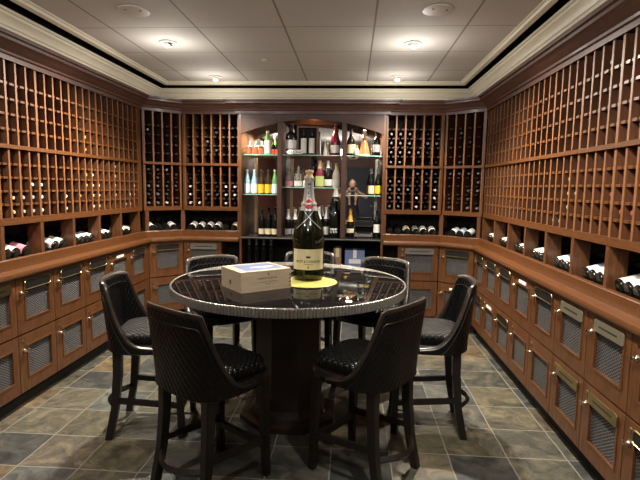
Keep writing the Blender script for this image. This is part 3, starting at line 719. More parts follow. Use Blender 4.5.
# counter
zt = .9605
for i, x in enumerate((-1.03, -.954, -.878)):
    bottle(x, YS + (.0 if i != 1 else .0), zt, 'bordeaux', .30, .0365, GLASS_DARK, LAB['cream'], CAP['black'], 'dark wine bottle with cream label on counter, %s of three in left bay' % ORD[i], (.06, .27), .75)
for i, x in enumerate((-.725, -.645)):
    bottle(x, YS, zt, 'champ', .31, .039, GLASS_DARK, LAB['grey'], CAP['silver'], 'dark bottle with silver neck on counter, %s of the pair left of the giant bottle' % ('left' if i == 0 else 'right'), (.06, .28), .62)
m = MB(); m.box(-.09, .07, -.004, .004, .0, .018); m.box(-.03, .09, -.006, .006, .014, .03)
tag(m.build('opener', CHROME, loc=(-.69, YS - .09, zt), rotz=.2), 'chrome lever wine opener lying before the pair of silver-necked bottles', 'opener')
bottle(-.375, YS, zt, 'champ', .34, .040, GLASS_DARK, LAB['white'], CAP['white'], 'champagne bottle with white neck foil on counter right of giant bottle', (.08, .34), .6)
bottle(-.29, YS + .03, zt, 'champ', .34, .042, GLASS_DARK, LAB['white'], CAP['silver'], 'champagne bottle with silver neck foil on counter beside the white-necked one', (.08, .34), .6)
bw = bottle(-.205, YS - .045, zt, 'bordeaux', .40, .062, GLASS_DARK, None, CAP['black'], 'large black bottle with white lettering and ribbon on bar counter', cat='bottle')
bottle(-.02, YS, zt, 'champ', .30, .044, GLASS_DARK, LAB['cream'], CAP['gold'], 'champagne bottle with gold neck foil on counter in the right bay', (.18, .34), .6)
bottle(.280, YS, zt, 'bordeaux', .31, .0385, GLASS_DARK, LAB['white'], CAP['black'], 'dark wine bottle with white label at right end of bar counter', (.2, .5), .75)
wb = MB(); rr = random.Random(4); a = -PI / 2 - .75
for row_ in (.055, .085):
    a = -PI / 2 - .75
    while a < -PI / 2 + .7:
        wb.lathe([(.0632, row_), (.0632, row_ + .022)], 2, a0=a, a1=a + rr.uniform(.08, .2)); a += .3
wb.build('white_lettering', WHITE, bw)
bb('counter_edge_highlight', STEEL, BL + .026, BR - .026, YF - .0835, YF - .0805, .945, .957)  # pale strip added as the highlight along the counter's front edge
c = empty('coffee_machine', (.128, YS + .04, zt), 0, 'black and silver drinks machine on the right of the bar counter', 'machine')
MB().box(-.095, .105, -.08, .1, .012, .055).build('drip_tray', STEEL, c, bevel=.004)
MB().box(-.07, .085, -.085, .0, .05, .062).build('tray_grid', PLATE_DARK, c)
MB().box(-.095, .105, .02, .1, .055, .2).build('body', BLACK, c, bevel=.006)
MB().box(-.1, .11, -.06, .1, .13, .19).build('head', PLATE_DARK, c, bevel=.008)
MB().box(-.102, .112, -.064, -.058, .128, .134).build('chrome_strip', CHROME, c)
for sx in (-.08, .09):
    MB().lathe([(0, 0), (.012, 0), (.012, .013), (0, .013)], 10, M=Matrix.Translation((sx, 0, 0))).build('foot', BLACK, c)
# below the counter
def carton(loc, sx, sy, sz, mat, text, name='carton', rz=0., extra=None):
    o = MB().box(-sx / 2, sx / 2, -sy / 2, sy / 2, 0, sz).build(name, mat, None, loc, bevel=.003, rotz=rz)
    tag(o, text, 'box', 'boxes under the bar counter'); 
    MB().box(-.02, .02, -sy / 2 - .001, sy / 2 + .001, sz * .55, sz + .001).build('tape', LAB['cream'] if mat is CARTON else WHITE, o)
    if extra: MB().box(-sx * .3, sx * .3, -sy / 2 - .003, -sy / 2 - .0012, sz * .25, sz * .5).build('printed_panel', extra, o)
    return o
carton((-.155, 5.47, .6225), .085, .2, .22, CARTON, 'narrow brown cardboard carton on the shelf below the bar counter')
carton((.04, 5.47, .6225), .22, .2, .20, BLUEINK, 'white and blue printed box on the shelf below the bar counter', extra=WHITE)
for i in range(4):
    bottle(-1.18 + i * .085, YS + .02, .6225, 'bordeaux', .30, .037, GLASS_DARK, None, CAP['grey'], 'unlabelled dark bottle standing below the bar counter, %s from left' % ORD[i], group='bottles below the counter')

# ------------------------------------------------------------ table
TX, TY, TR, TZ = -.400, 3.105, .757, .908
tb = empty('round_table', (TX, TY, 0), 0, 'round black-topped pub table with a fluted pewter rim on a dark wood drum base', 'table')
MB().lathe([(0, TZ - .012), (TR - .012, TZ - .012), (TR - .012, TZ - .001), (TR - .016, TZ), (0, TZ)], 96).build('table_top', TABLETOP, tb, smooth=30)
m = MB(); nfl = 240; vs = []; K = nfl * 4
prs = [(TR - .0115, TZ - .002), (TR - .005, TZ + .0015), (TR, TZ), (TR + .002, TZ - .006), (TR + .002, TZ - .048), (TR - .004, TZ - .052), (TR - .03, TZ - .052), (TR - .03, TZ - .013), (TR - .0115, TZ - .0125)]
for k in range(K):
    a = 2 * PI * k / K; dd = (-.0095, -.002, .0, -.002)[k % 4]
    for i, (r_, z_) in enumerate(prs):
        rr = r_ + (dd if 2 <= i <= 5 else (dd * .5 if i == 1 else 0)); vs.append((rr * math.cos(a), rr * math.sin(a), z_))
fs = []; n = len(prs)
for k in range(K):
    k2 = (k + 1) % K
    for i in range(n): j = (i + 1) % n; fs.append((k * n + i, k2 * n + i, k2 * n + j, k * n + j))
m.add(vs, fs); m.build('fluted_rim', FLUTE, tb)
MB().lathe([(0, TZ - .052), (.56, TZ - .052), (.56, TZ - .09), (.54, TZ - .10), (.3, TZ - .115), (.24, TZ - .14), (0, TZ - .14)], 48).build('under_frame', WOOD_DARK, tb, smooth=30)
MB().lathe([(0, .06), (.26, .06), (.25, .085), (.225, .1), (.222, .7), (.235, .74), (.25, .772), (0, .772)], 8, M=Matrix.Rotation(PI / 8, 4, 'Z')).build('drum_pedestal', WOOD_PED, tb)
MB().lathe([(0, 0), (.33, 0), (.33, .035), (.3, .05), (.27, .06), (0, .06)], 8, M=Matrix.Rotation(PI / 8, 4, 'Z')).build('plinth', WOOD_PED, tb)

# yellow mat, giant bottle
mat = MB().lathe([(0, 0), (.186, 0), (.19, .002), (.186, .004), (0, .004)], 64).build('placemat', YELLOW, None, (-.275, 3.065, TZ + .0002), smooth=30)
tag(mat, 'round yellow mat on the black table under the giant champagne bottle', 'placemat')
big = empty('champagne_bottle', (-.285, 3.165, TZ + .0045), 0, 'giant green-black champagne bottle with cream label standing on the yellow mat', 'bottle')
BP = [(0, 0.02), (.06, 0.006), (.085, 0.0), (.098, 0.006), (.103, 0.02), (.104, 0.04), (.104, 0.27), (.101, 0.305), (.094, 0.34), (.084, 0.37), (.072, 0.41), (.059, 0.45), (.047, 0.49), (.039, 0.5172), (.034, 0.543), (.0305, 0.5774), (.029, 0.6032), (.029, 0.6462), (.0285, 0.6548), (0, 0.6548)]
MB().lathe(BP, 48).build('glass_body', GLASS_BIG, big, smooth=60)
def bpr(z):
    for i in range(2, len(BP) - 1):
        if BP[i][1] <= z <= BP[i + 1][1] and BP[i + 1][1] > BP[i][1]:
            t = (z - BP[i][1]) / (BP[i + 1][1] - BP[i][1]); return BP[i][0] + (BP[i + 1][0] - BP[i][0]) * t
    return .031
FOIL = plain('silver_white_foil', (.50, .50, .49), .32, .4)
zz = [.455, .47, .49, .517, .543, .577, .603, .642]
fo = MB().lathe([(bpr(z) + .0012, z) for z in zz] + [(.0305, .649), (.034, .653), (.034, .667), (.029, .671)], 40).build('neck_foil', FOIL, big, smooth=50)
MB().lathe([(.0, .671), (.027, .671), (.028, .676), (.022, .681), (.022, .697), (.028, .703), (.026, .716), (0, .720)], 24).build('cork', CAP['tan'], big, smooth=50)
MB().lathe([(bpr(.49) + .004, .49), (bpr(.495) + .006, .500), (bpr(.51) + .004, .51)], 40, a0=-PI, a1=PI).build('foil_band', FOIL, fo, smooth=50)
# red wax seal, facing the camera
fa = math.atan2(-3.165, .285)
def on_bottle(a, z, off=.002): r_ = bpr(z) + off; return (r_ * math.cos(fa + a), r_ * math.sin(fa + a), z)
m = MB(); vs = [on_bottle(0, .50, .0055)]; 
for k in range(24):
    t = 2 * PI * k / 24; vs.append(on_bottle(.62 * math.cos(t), .497 + .030 * math.sin(t), .0055))
for k in range(24):
    t = 2 * PI * k / 24; vs.append(on_bottle(.68 * math.cos(t), .497 + .033 * math.sin(t), .0005))
m.add(vs, [(0, 1 + k, 1 + (k + 1) % 24) for k in range(24)] + [(1 + k, 25 + k, 25 + (k + 1) % 24, 1 + (k + 1) % 24) for k in range(24)])
m.build('wax_seal', plain('red_seal', (.55, .02, .02), .4), big, smooth=60)
def ribbon(pts, w, name='ribbon', mat=FOIL, par=big):
    m = MB(); vs = []
    for i, (a, z) in enumerate(pts):
        vs.append(on_bottle(a, z + w, .0025)); vs.append(on_bottle(a, z - w, .0025))
    m.add(vs, [(2 * i, 2 * i + 1, 2 * i + 3, 2 * i + 2) for i in range(len(pts) - 1)]); return m.build(name, mat, par)
ribbon([(-.95 + 1.45 * t / 12, .34 + .115 * t / 12) for t in range(13)], .0028)
ribbon([(.95 - 1.45 * t / 12, .34 + .115 * t / 12) for t in range(13)], .0028)
# label
lm = MB().lathe([(.1052, .074), (.1052, .208)], 30, a0=fa - 1.12, a1=fa + 1.12).build('paper_label', plain('champagne_label', (.68, .62, .40), .5), big, smooth=True)
def text_mesh(body, size, width=None):
    cu = bpy.data.curves.new('t', 'FONT'); cu.body = body; cu.size = size; cu.align_x = 'CENTER'; cu.align_y = 'CENTER'; cu.offset = size * .012
    o = bpy.data.objects.new('t', cu); C.objects.link(o); bpy.context.view_layer.update()
    me = bpy.data.meshes.new_from_object(o.evaluated_get(bpy.context.evaluated_depsgraph_get()))
    vs = [tuple(v.co) for v in me.vertices]; fs = [tuple(p.vertices) for p in me.polygons]
    bpy.data.objects.remove(o); bpy.data.curves.remove(cu); bpy.data.meshes.remove(me)
    if width:
        xs = [v[0] for v in vs]; k = width / (max(xs) - min(xs)); vs = [(v[0] * k, v[1], 0) for v in vs]
    return vs, fs
def wrap_text(body, size, z, width, name, mat):
    vs, fs = text_mesh(body, size, width)
    r_ = .1058; m = MB()
    m.add([(r_ * math.cos(fa + x / r_), r_ * math.sin(fa + x / r_), z + y) for x, y, _ in vs], fs)
    return m.build(name, mat, lm)
wrap_text('MOËT & CHANDON', .022, .128, .168, 'label_lettering', INK)
wrap_text('CHAMPAGNE', .009, .110, .06, 'label_lettering', INK)
wrap_text('●', .02, .090, .009, 'label_emblem', INK)
cr = MB(); r_ = .1058
crown = [(-.013, 0), (.013, 0), (.016, .016), (.008, .009), (.005, .02), (0, .010), (-.005, .02), (-.008, .009), (-.016, .016)]
cr.add([(r_ * math.cos(fa + x / r_), r_ * math.sin(fa + x / r_), .150 + z) for x, z in [(0, .004)] + crown], [(0, 1 + i, 1 + (i + 1) % 9) for i in range(9)])
cr.build('label_crown', INK, lm)
# vertical letters down the neck foil
for i, ch in enumerate('MOËT'):
    vs, fs = text_mesh(ch, .026, .019); z = .625 - i * .0285; rr = bpr(z) + .003; m = MB()
    m.add([((bpr(z + y) + .0028) * math.cos(fa + x / rr), (bpr(z + y) + .0028) * math.sin(fa + x / rr), z + y) for x, y, _ in vs], fs)
    m.build('neck_lettering', INK, fo)

# wine case on the table
bx_rz = math.radians(39); 
cx = empty('wooden_wine_case', (-.622, 2.665, TZ + .0005), bx_rz, 'pale wooden wine case with a blue printed picture on its lid, on the table', 'wine case')
LX, LY, LZ = .333, .272, .110
m = MB(); m.box(0, LX, 0, .012, 0, LZ); m.box(0, LX, LY - .012, LY, 0, LZ); m.box(0, .012, .012, LY - .012, 0, LZ); m.box(LX - .012, LX, .012, LY - .012, 0, LZ); m.box(.012, LX - .012, .012, LY - .012, 0, .01)
m.build('case_body', PINE, cx)
lid = MB().box(-.001, LX + .001, -.001, LY + .001, LZ, LZ + .011).build('lid', PINE, cx, bevel=.001)
MB().box(.05, LX - .03, .035, LY - .025, LZ + .0112, LZ + .0118).build('lid_picture', BLUEINK, lid)
m = MB(); rr = random.Random(5); pts = []
for k in range(20):
    t = 2 * PI * k / 20; pts.append((.2 + .085 * math.cos(t) * rr.uniform(.75, 1.1), .125 + .03 * math.sin(t) * rr.uniform(.7, 1.2)))
m.add([(x, y, LZ + .0121) for x, y in pts], [list(range(20))]); m.build('picture_cloud', SKY, lid)
m = MB()                                   # dovetail ends on the corner
for i in range(4): m.box(LX - .014, LX + .0006, -.0006, .004, .012 + i * .022, .022 + i * .022)
m.build('corner_joint', plain('end_grain', (.25, .16, .09), .6), cx)
m = MB(); q = .100; rr = random.Random(2)
while q < .230:
    wd = .0075; m.box(q, q + .002, -.0012, -.0006, .070, .080)
    if rr.random() < .8: m.box(q + .0055, q + .0072, -.0012, -.0006, .070, .080)
    if rr.random() < .7: m.box(q, q + .0072, -.0012, -.0006, .070, .0725) if rr.random() < .5 else m.box(q, q + .0072, -.0012, -.0006, .0775, .080)
    q += .0115
m.build('front_lettering', INK, cx)
m = MB()
for x0, x1, z in ((.12, .165, .050), (.18, .235, .051), (.158, .185, .038)):
    q = x0
    while q < x1: m.box(q, q + .004, -.0012, -.0006, z, z + .004); q += .0062
m.build('small_lettering', plain('faded_ink', (.22, .17, .13), .6), cx)
m = MB(); m.box(.176, .180, -.0012, -.0006, .088, .102); m.box(.171, .185, -.0012, -.0006, .099, .1025); m.build('front_emblem', INK, cx)
m = MB(); m.add([(-.0012, .13, .058), (-.0012, .158, .058), (-.0012, .155, .035), (-.0012, .144, .026), (-.0012, .133, .035)], [(0, 1, 2, 3, 4)]); m.build('side_crest', plain('burnt_mark', (.16, .10, .06), .6), cx)

# ------------------------------------------------------------ stools
def plan(phi):
    c, s = math.cos(phi), math.sin(phi)
    return .243 * math.copysign(abs(s) ** .64, s), -.228 * math.copysign(abs(c) ** .64, c)
PH = math.radians(97)
NT = 48
def ztop(t):
    a = abs(t)
    if a < .42: return .932 + .012 * (1 - (a / .42) ** 2)
    s = (a - .42) / .58
    return .560 + .372 * max(0., 1 - s) ** 1.9
def shell_pt(t, z, off):
    x, y = plan(t * PH)
    e = 1e-3; x1, y1 = plan((t + e) * PH); x0, y0 = plan((t - e) * PH)
    n = Vector((y1 - y0, -(x1 - x0))).normalized()     # outward
    h = max(0, z - .60) / .40
    lean = (max(0., math.cos(t * PH)) ** .8) * .05 * h
    fl = .012 * h * abs(math.sin(t * PH))
    return (x + n.x * off + math.copysign(fl, x), y + n.y * off - lean, z)
def build_stool():
    r = empty('bar_stool', (0, 0, 0), 0, 'x', 'bar stool', 'quilted black bar stools around the round table')
    # shell with uv in metres
    NZ = 10; ts = [-1 + 2 * i / NT for i in range(NT + 1)]
    arc = [0]
    for i in range(NT):
        a = Vector(shell_pt(ts[i], .75, 0)); b = Vector(shell_pt(ts[i + 1], .75, 0)); arc.append(arc[-1] + (b - a).length)
    me = bpy.data.meshes.new('backrest'); vs = []; fs = []; uvs = []
    for side, off in ((0, .017), (1, -.017)):
        for i, t in enumerate(ts):
            for j in range(NZ + 1):
                z0 = min(.545 if side == 0 else .60, ztop(t) - .012)
                z = z0 + (ztop(t) - z0) * j / NZ
                vs.append(shell_pt(t, z, off)); uvs.append((arc[i], z))
    n1 = (NT + 1) * (NZ + 1)
    for sd in (0, 1):
        for i in range(NT):
            for j in range(NZ):
                a = sd * n1 + i * (NZ + 1) + j; q = (a, a + NZ + 1, a + NZ + 2, a + 1); fs.append(q if sd == 0 else q[::-1])
    for i in range(NT):
        for j in (0, NZ):
            a = i * (NZ + 1) + j; q = (a, a + n1, a + n1 + NZ + 1, a + NZ + 1); fs.append(q if j == 0 else q[::-1])
    for i in (0, NT):
        for j in range(NZ):
            a = i * (NZ + 1) + j; q = (a, a + 1, a + 1 + n1, a + n1); fs.append(q)
    me.from_pydata(vs, [], fs); me.materials.append(QUILT)
    ul = me.uv_layers.new(name='UVMap')
    for lp in me.loops: ul.data[lp.index].uv = uvs[lp.vertex_index]
    me.shade_smooth(); me.set_sharp_from_angle(angle=math.radians(50))
    back = link('backrest', me, r)
    # edge trim
    m = MB(); pts = [shell_pt(t, ztop(t) + .004, 0) for t in ts]
    m.tube(pts, .014, 8, sx=1.55); m.build('edge_trim', WOOD_TRIM, r, smooth=60)
    for off, nm in ((.0185, 'stitched_piping'), (-.0185, 'stitched_piping')):
        m = MB(); m.tube([shell_pt(t * .86, ztop(t * .86) - .045, off) for t in ts], .0032, 6); m.build(nm, LEATHER, back, smooth=60)
    # seat pad
    outline = []
    for k in range(40):
        a = 2 * PI * k / 40; c, s = math.cos(a), math.sin(a)
        outline.append((.212 * math.copysign(abs(c) ** .5, c), .01 + .215 * math.copysign(abs(s) ** .5, s)))
    me = bpy.data.meshes.new('seat'); vs = []; fs = []
    lev = [(.97, .585), (1., .60), (1., .622), (.985, .636), (.95, .645), (.8, .651), (.5, .655), (.25, .657)]
    for sc_, z in lev:
        for x, y in outline: vs.append((x * sc_, y * sc_, z))
    vs.append((0, 0, .658)); K = 40
    for i in range(len(lev) - 1):
        for k in range(K): k2 = (k + 1) % K; fs.append((i * K + k, i * K + k2, (i + 1) * K + k2, (i + 1) * K + k))
    for k in range(K): fs.append(((len(lev) - 1) * K + k, (len(lev) - 1) * K + (k + 1) % K, len(vs) - 1))
    fs.append([k for k in range(K)][::-1])
    me.from_pydata(vs, [], fs); me.materials.append(QUILT_SEAT); ul = me.uv_layers.new(name='UVMap')
    for lp in me.loops: v = me.vertices[lp.vertex_index].co; ul.data[lp.index].uv = (v.x, v.y * 1.3)
    me.shade_smooth(); link('seat', me, r)
    # seat rail
    m = MB(); path = [shell_pt(t, .57, .0) for t in ts]
    vs = []; K2 = 60
    rail = []
    for k in range(K2):
        a = 2 * PI * k / K2; c, s = math.cos(a), math.sin(a); rail.append((.236 * math.copysign(abs(c) ** .6, c), .002 + .236 * math.copysign(abs(s) ** .6, s)))
    for sc_, z in ((.97, .53), (1., .535), (1.02, .58), (1.0, .588)):
        for x, y in rail: vs.append((x * sc_, y * sc_, z))
    fs = []
    for i in range(3):
        for k in range(K2): k2 = (k + 1) % K2; fs.append((i * K2 + k, i * K2 + k2, (i + 1) * K2 + k2, (i + 1) * K2 + k))
    fs.append(list(range(K2))[::-1]); fs.append([3 * K2 + k for k in range(K2)])
    m.add(vs, fs); m.build('seat_rail', WOOD_DARK, r, smooth=50)
    # legs
    for sx in (-1, 1):
        MB().bar((sx * .175, .185, .545), (sx * .185, .20, 0), .044, .036).build('leg', WOOD_DARK, r, bevel=.003)
        m = MB()
        pts = [(sx * .172, -.165, .545), (sx * .174, -.168, .40), (sx * .180, -.185, .2), (sx * .188, -.225, 0)]
        for a_, b_, w0, w1 in zip(pts[:-1], pts[1:], (.046, .043, .039), (.043, .039, .034)): m.bar(a_, b_, w0, w1)
        m2 = MB(); vs = []
        for (x, y, z), w in zip(pts, (.050, .048, .044, .042)):
            for a_, b_ in ((-1, -1), (1, -1), (1, 1), (-1, 1)): vs.append((x + a_ * w / 2, y + b_ * w / 2, z))
        fs = [(3, 2, 1, 0), (12, 13, 14, 15)]
        for i in range(3):
            for k in range(4): k2 = (k + 1) % 4; fs.append((i * 4 + k, i * 4 + k2, i * 4 + 4 + k2, i * 4 + 4 + k))
        m2.add(vs, fs); m2.build('leg', WOOD_DARK, r, bevel=.003)
    for sx in (-1, 1):
        MB().bar((sx * .183, .18, .20), (sx * .181, -.168, .235), .022, .022, .034, .034).build('side_stretcher', WOOD_DARK, r, bevel=.002)
    MB().bar((-.165, .192, .17), (.165, .192, .17), .026, .026, .036, .036).build('footrest', WOOD_DARK, r, bevel=.002)
    m = MB(); n = 14
    m.tube([(-.165 + .33 * i / n, -.19 - .085 * math.sin(PI * i / n), .185) for i in range(n + 1)], .019, 4, sx=.7); m.build('bowed_stretcher', WOOD_DARK, r)
    return r
st = build_stool()
stools = [
    (-.69, 2.325, 55, 'black quilted bar stool at the front left of the table, its back to us'),
    (.085, 2.50, 145, 'black quilted bar stool at the front right of the table, its back to us'),
    (-1.225, 2.87, 8, 'black quilted bar stool on the left side of the table by the lockers'),
    (.495, 3.06, 177, 'black quilted bar stool on the right side of the table, seen in profile'),
    (.155, 3.63, 237, 'black quilted bar stool at the far right of the table, inner back showing'),
    (-.965, 3.535, 306, 'black quilted bar stool at the far left of the table, behind the wine case'),
    (-.355, 3.90, 270, 'black quilted bar stool on the far side directly behind the giant bottle')]
for i, (x, y, h, lab) in enumerate(stools):
    o = st if i == 0 else copy_tree(st)
    o.location = (x, y, 0); o.rotation_euler.z = math.radians(h - 90); o['label'] = lab

# ------------------------------------------------------------ ceiling fittings
def eyeball(x, y, aim, label, lit=True):
    r = empty('downlight', (x, y, 2.6), 0, label, 'downlight', 'recessed ceiling downlights')
    MB().lathe([(.043, -.0006), (.062, -.0006), (.066, -.004), (.062, -.009), (.045, -.012), (.043, -.006)], 32).build('trim_ring', OFFWHITE, r, smooth=40)
    d = Vector(aim).normalized(); q = Vector((0, 0, -1)).rotation_difference(d).to_matrix().to_4x4()
    prof = [(.024, -.030), (.030, -.028), (.040, -.012), (.0425, .0), (0, .0)]
    MB().lathe(prof, 24, M=q).build('eyeball', METALD if not lit else OFFWHITE, r, smooth=40)
    MB().lathe([(0, -.044), (.012, -.042), (.022, -.036), (.0275, -.0285), (0, -.0285)], 20, M=q).build('lens', LENS, r)
    return r
eyeball(-1.426, 3.716, (-.75, .1, -.65), 'bright downlight in the ceiling aimed at the left wall racks')
eyeball(.424, 3.768, (.55, .05, -.8), 'bright downlight in the ceiling aimed at the right wall racks')
eyeball(-1.39, 4.86, (-.05, .45, -.88), 'far left ceiling downlight near the back cornice')
eyeball(.41, 4.86, (-.05, .45, -.88), 'far right ceiling downlight near the back cornice')
def disc(x, y, R, label, name='ceiling_speaker', cat='speaker', screws=True):
    r = empty(name, (x, y, 2.6), 0, label, cat)
    MB().lathe([(0, -.010), (R * .8, -.010), (R * .96, -.007), (R, -.0005), (0, -.0005)], 40).build('cover', OFFWHITE, r, smooth=40)
    if screws:
        for a in (.6, 2.5):
            MB().lathe([(0, -.0135), (.007, -.012), (.008, -.0102), (0, -.0102)], 10, M=Matrix.Translation((R * .55 * math.cos(a + 3.4), R * .55 * math.sin(a + 3.4), 0))).build('screw', CHROME, r, smooth=40)
disc(-1.39, 3.06, .10, 'large round off-white ceiling cover with two screws at the upper left')
disc(.49, 3.09, .095, 'large round off-white ceiling cover at the upper right of the picture')
disc(-.777, 4.24, .035, 'small round sprinkler cover in the middle of the ceiling', 'sprinkler_cover', 'sprinkler cover', False)

# ------------------------------------------------------------ photographer seen in the bar mirror
def person():
    verts = {'pel': (0, 0, .95, .135), 'bel': (0, -.005, 1.10, .130), 'che': (0, -.01, 1.28, .150), 'nek': (0, 0, 1.45, .058), 'hea': (0, .02, 1.52, .060)}
    edges = [('pel', 'bel'), ('bel', 'che'), ('che', 'nek'), ('nek', 'hea')]
    for s, n in ((1, 'l'), (-1, 'r')):
        verts.update({n + 'sh': (s * .19, -.01, 1.385, .062), n + 'el': (s * .35, .10, 1.27, .045), n + 'wr': (s * .10, .24, 1.45, .028),
                      n + 'hp': (s * .10, 0, .90, .095), n + 'kn': (s * .12, .02, .50, .062), n + 'an': (s * .13, 0, .09, .042), n + 'to': (s * .14, .13, .04, .036)})
        edges += [('che', n + 'sh'), (n + 'sh', n + 'el'), (n + 'el', n + 'wr'), ('pel', n + 'hp'), (n + 'hp', n + 'kn'), (n + 'kn', n + 'an'), (n + 'an', n + 'to')]
    keys = list(verts)
    me = bpy.data.meshes.new('p'); me.from_pydata([verts[k][:3] for k in keys], [(keys.index(a), keys.index(b)) for a, b in edges], [])
    o = bpy.data.objects.new('p', me); C.objects.link(o)
    o.modifiers.new('s', 'SKIN'); o.modifiers.new('d', 'SUBSURF').levels = 2
    for i, k in enumerate(keys):
        sv = me.skin_vertices[0].data[i]; sv.radius = (verts[k][3], verts[k][3] * (.72 if k in ('pel', 'bel', 'che') else 1)); sv.use_root = k == 'pel'
    bpy.context.view_layer.update()
    m2 = bpy.data.meshes.new_from_object(o.evaluated_get(bpy.context.evaluated_depsgraph_get())); m2.name = 'person'
    bpy.data.objects.remove(o)
    for mt in (SHIRT, SKIN, JEANS): m2.materials.append(mt)
    for p in m2.polygons:
        c = p.center; arm = abs(c.x) > .05 and c.y > .055 and c.z > 1.1
        p.material_index = 1 if (c.z > 1.44 and abs(c.x) < .1 and c.y < .2) or arm else (2 if c.z < .93 else 0)
    m2.shade_smooth()
    b = link('person', m2, None, (0.0, -.42, 0))
    tag(b, 'person in black shirt raising a phone, seen reflected in the bar mirror', 'person')
    hd = MB().lathe([(0, -.115), (.035, -.108), (.058, -.07), (.072, -.02), (.077, .03), (.07, .08), (.045, .112), (0, .125)], 20)
    hd.v = [(x, y * 1.18, z) for x, y, z in hd.v]; hd.build('head', SKIN, b, (0, .03, 1.60), smooth=80)
    MB().lathe([(0, -.012), (.010, -.01), (.008, .02), (0, .032)], 8).build('nose', SKIN, b, (0, .118, 1.585), smooth=80)
    for s in (-1, 1):
        MB().lathe([(0, -.008), (.008, -.004), (.008, .004), (0, .008)], 8).build('eye', HAIR, b, (s * .03, .108, 1.615), smooth=80)
        MB().lathe([(0, -.028), (.012, -.01), (.014, .012), (0, .028)], 8).build('ear', SKIN, b, (s * .077, .03, 1.60), smooth=80)
    MB().box(-.022, .022, -.003, .003, -.003, .003).build('mouth', CAP['red'], b, (0, .115, 1.545))
    h = MB().lathe([(.082, -.02), (.084, .03), (.078, .085), (.05, .124), (0, .138)], 20); h.v = [(x, y * 1.18 - .012, z) for x, y, z in h.v]; h.build('hair', HAIR, b, (0, .02, 1.605), smooth=80)
    for s, hn in ((1, 0), (-1, 1)):      # palms and five fingers around the phone edges
        m = MB(); base = Vector((s * .095, .255, 1.47))
        m.tube([base + Vector((0, -.02, -.03)), base, base + Vector((-s * .008, .04, .03))], [.024, .03, .026], 8); m.build('palm', SKIN, b, smooth=80)
        for f in range(4):
            p0 = base + Vector((-s * .004, .04, .045 - .018 * f)); L_ = (.032, .037, .034, .027)[f]
            MB().tube([p0, p0 + Vector((-s * .012, L_, .004)), p0 + Vector((-s * .03, L_ + .012, .002)), p0 + Vector((-s * .042, L_ + .008, 0))], [.0095, .009, .008, .006], 8).build('finger', SKIN, b, smooth=80)
        MB().tube([base + Vector((-s * .01, .0, .03)), base + Vector((-s * .03, .02, .055)), base + Vector((-s * .045, .045, .06))], [.011, .010, .007], 8).build('thumb', SKIN, b, smooth=80)
    ph = MB().box(-.075, .075, -.004, .004, -.037, .037).build('phone', PLATE_DARK, None, (0.0, -.42 + .316, 1.495), bevel=.003)
    tag(ph, 'black phone held up in both hands of the person in the mirror', 'phone')
    MB().box(-.07, -.045, .004, .006, .005, .03).build('camera_lens', METALD, ph)
person()

# ------------------------------------------------------------ light
def spot(loc, target, power, size=70, blend=.6, col=(1, .87, .70), rad=.04):
    l = bpy.data.lights.new('ceiling_lamp', 'SPOT'); l.energy = power; l.spot_size = math.radians(size); l.spot_blend = blend; l.color = col; l.shadow_soft_size = rad
    o = bpy.data.objects.new('ceiling_lamp_light', l); C.objects.link(o); o.location = loc
    o.rotation_euler = (Vector(target) - Vector(loc)).to_track_quat('-Z', 'Y').to_euler(); return o
def point(loc, power, col=(1, .85, .65), rad=.05):
    l = bpy.data.lights.new('added_fill', 'POINT'); l.energy = power; l.color = col; l.shadow_soft_size = rad
    o = bpy.data.objects.new('added_fill_light', l); C.objects.link(o); o.location = loc; return o
ZL = 2.555
WC = (1, .90, .76)
spot((-1.46, 3.72, ZL), (-1.75, 3.45, .9), 400, 140, .9, WC, rad=.035)
spot((.46, 3.77, ZL), (.80, 3.45, .9), 400, 140, .9, WC, rad=.035)
spot((-1.39, 4.87, ZL), (-1.35, 4.95, .6), 200, 125, .8, WC, rad=.03)
spot((.41, 4.87, ZL), (.45, 4.95, .6), 200, 125, .8, WC, rad=.03)
spot((-1.42, 1.35, ZL), (-2.25, 2.3, .9), 170, 90, .8, WC, rad=.03)
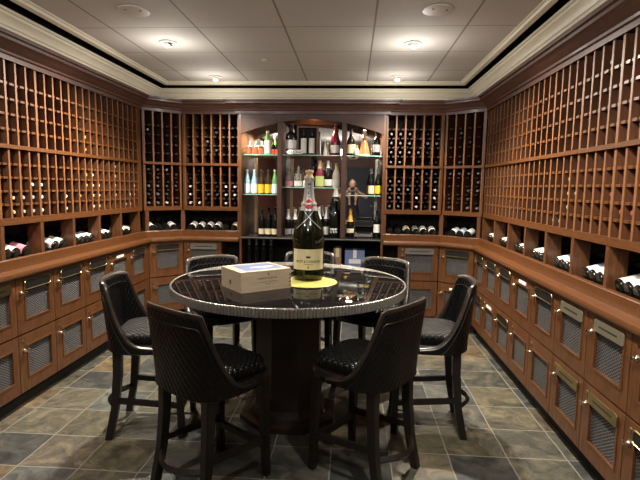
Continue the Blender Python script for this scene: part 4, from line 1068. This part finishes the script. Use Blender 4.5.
spot((.43, 1.35, ZL), (1.3, 2.2, .7), 230, 90, .8, WC, rad=.03)
spot((-.45, -1.4, ZL), (-.45, -1.4, 0), 120, 120, .8, WC, rad=.03)
for x, y in ((-1.42, 3.72), (.42, 3.77), (-1.39, 4.8), (.41, 4.8), (-1.42, 1.35), (.43, 1.35)):
    point((x, y, 2.36), 5 if y > 4.5 else (7 if y > 3 else 30), (1, .96, .90), .03)  # added fill lights, brighten the ceiling beyond what the fittings give
point((-.27, .5, 2.3), 30, (1, .94, .86), .06)  # added unseen fill light, lifts the ceiling brightness
# shelf lamps in the bar
spot((-.47, 5.50, 2.27), (-.47, 5.5, 0), 55, 150, .6, (1, .80, .55))
spot((-1.03, 5.50, 2.20), (-1.03, 5.5, 0), 45, 150, .6, (1, .80, .55))
spot((.12, 5.50, 2.20), (.12, 5.5, 0), 40, 150, .6, (1, .80, .55))
w = bpy.data.worlds.new('w'); sc.world = w; w.use_nodes = True
w.node_tree.nodes['Background'].inputs[0].default_value = (.5, .45, .4, 1); w.node_tree.nodes['Background'].inputs[1].default_value = .02

# ------------------------------------------------------------ camera
f, pit, yaw, roll, hh = 481.6, .1091, .0658, .0154, 1.52
fw = Vector((-math.sin(yaw) * math.cos(pit), math.cos(yaw) * math.cos(pit), -math.sin(pit)))
rt = Vector((math.cos(yaw), math.sin(yaw), 0)); up = rt.cross(fw)
r2 = math.cos(roll) * rt + math.sin(roll) * up; u2 = -math.sin(roll) * rt + math.cos(roll) * up
cam = bpy.data.cameras.new('camera'); cam.sensor_width = 36; cam.lens = 36 * f / 640; cam.clip_start = .02
co = bpy.data.objects.new('camera', cam); C.objects.link(co)
M = Matrix((( r2.x, u2.x, -fw.x, 0), (r2.y, u2.y, -fw.y, 0), (r2.z, u2.z, -fw.z, hh), (0, 0, 0, 1)))
co.matrix_world = M
sc.camera = co
sc.view_settings.view_transform = 'Standard'; sc.view_settings.look = 'None'; sc.view_settings.gamma = 1; sc.view_settings.use_curve_mapping = False
sc.view_settings.exposure = 0.
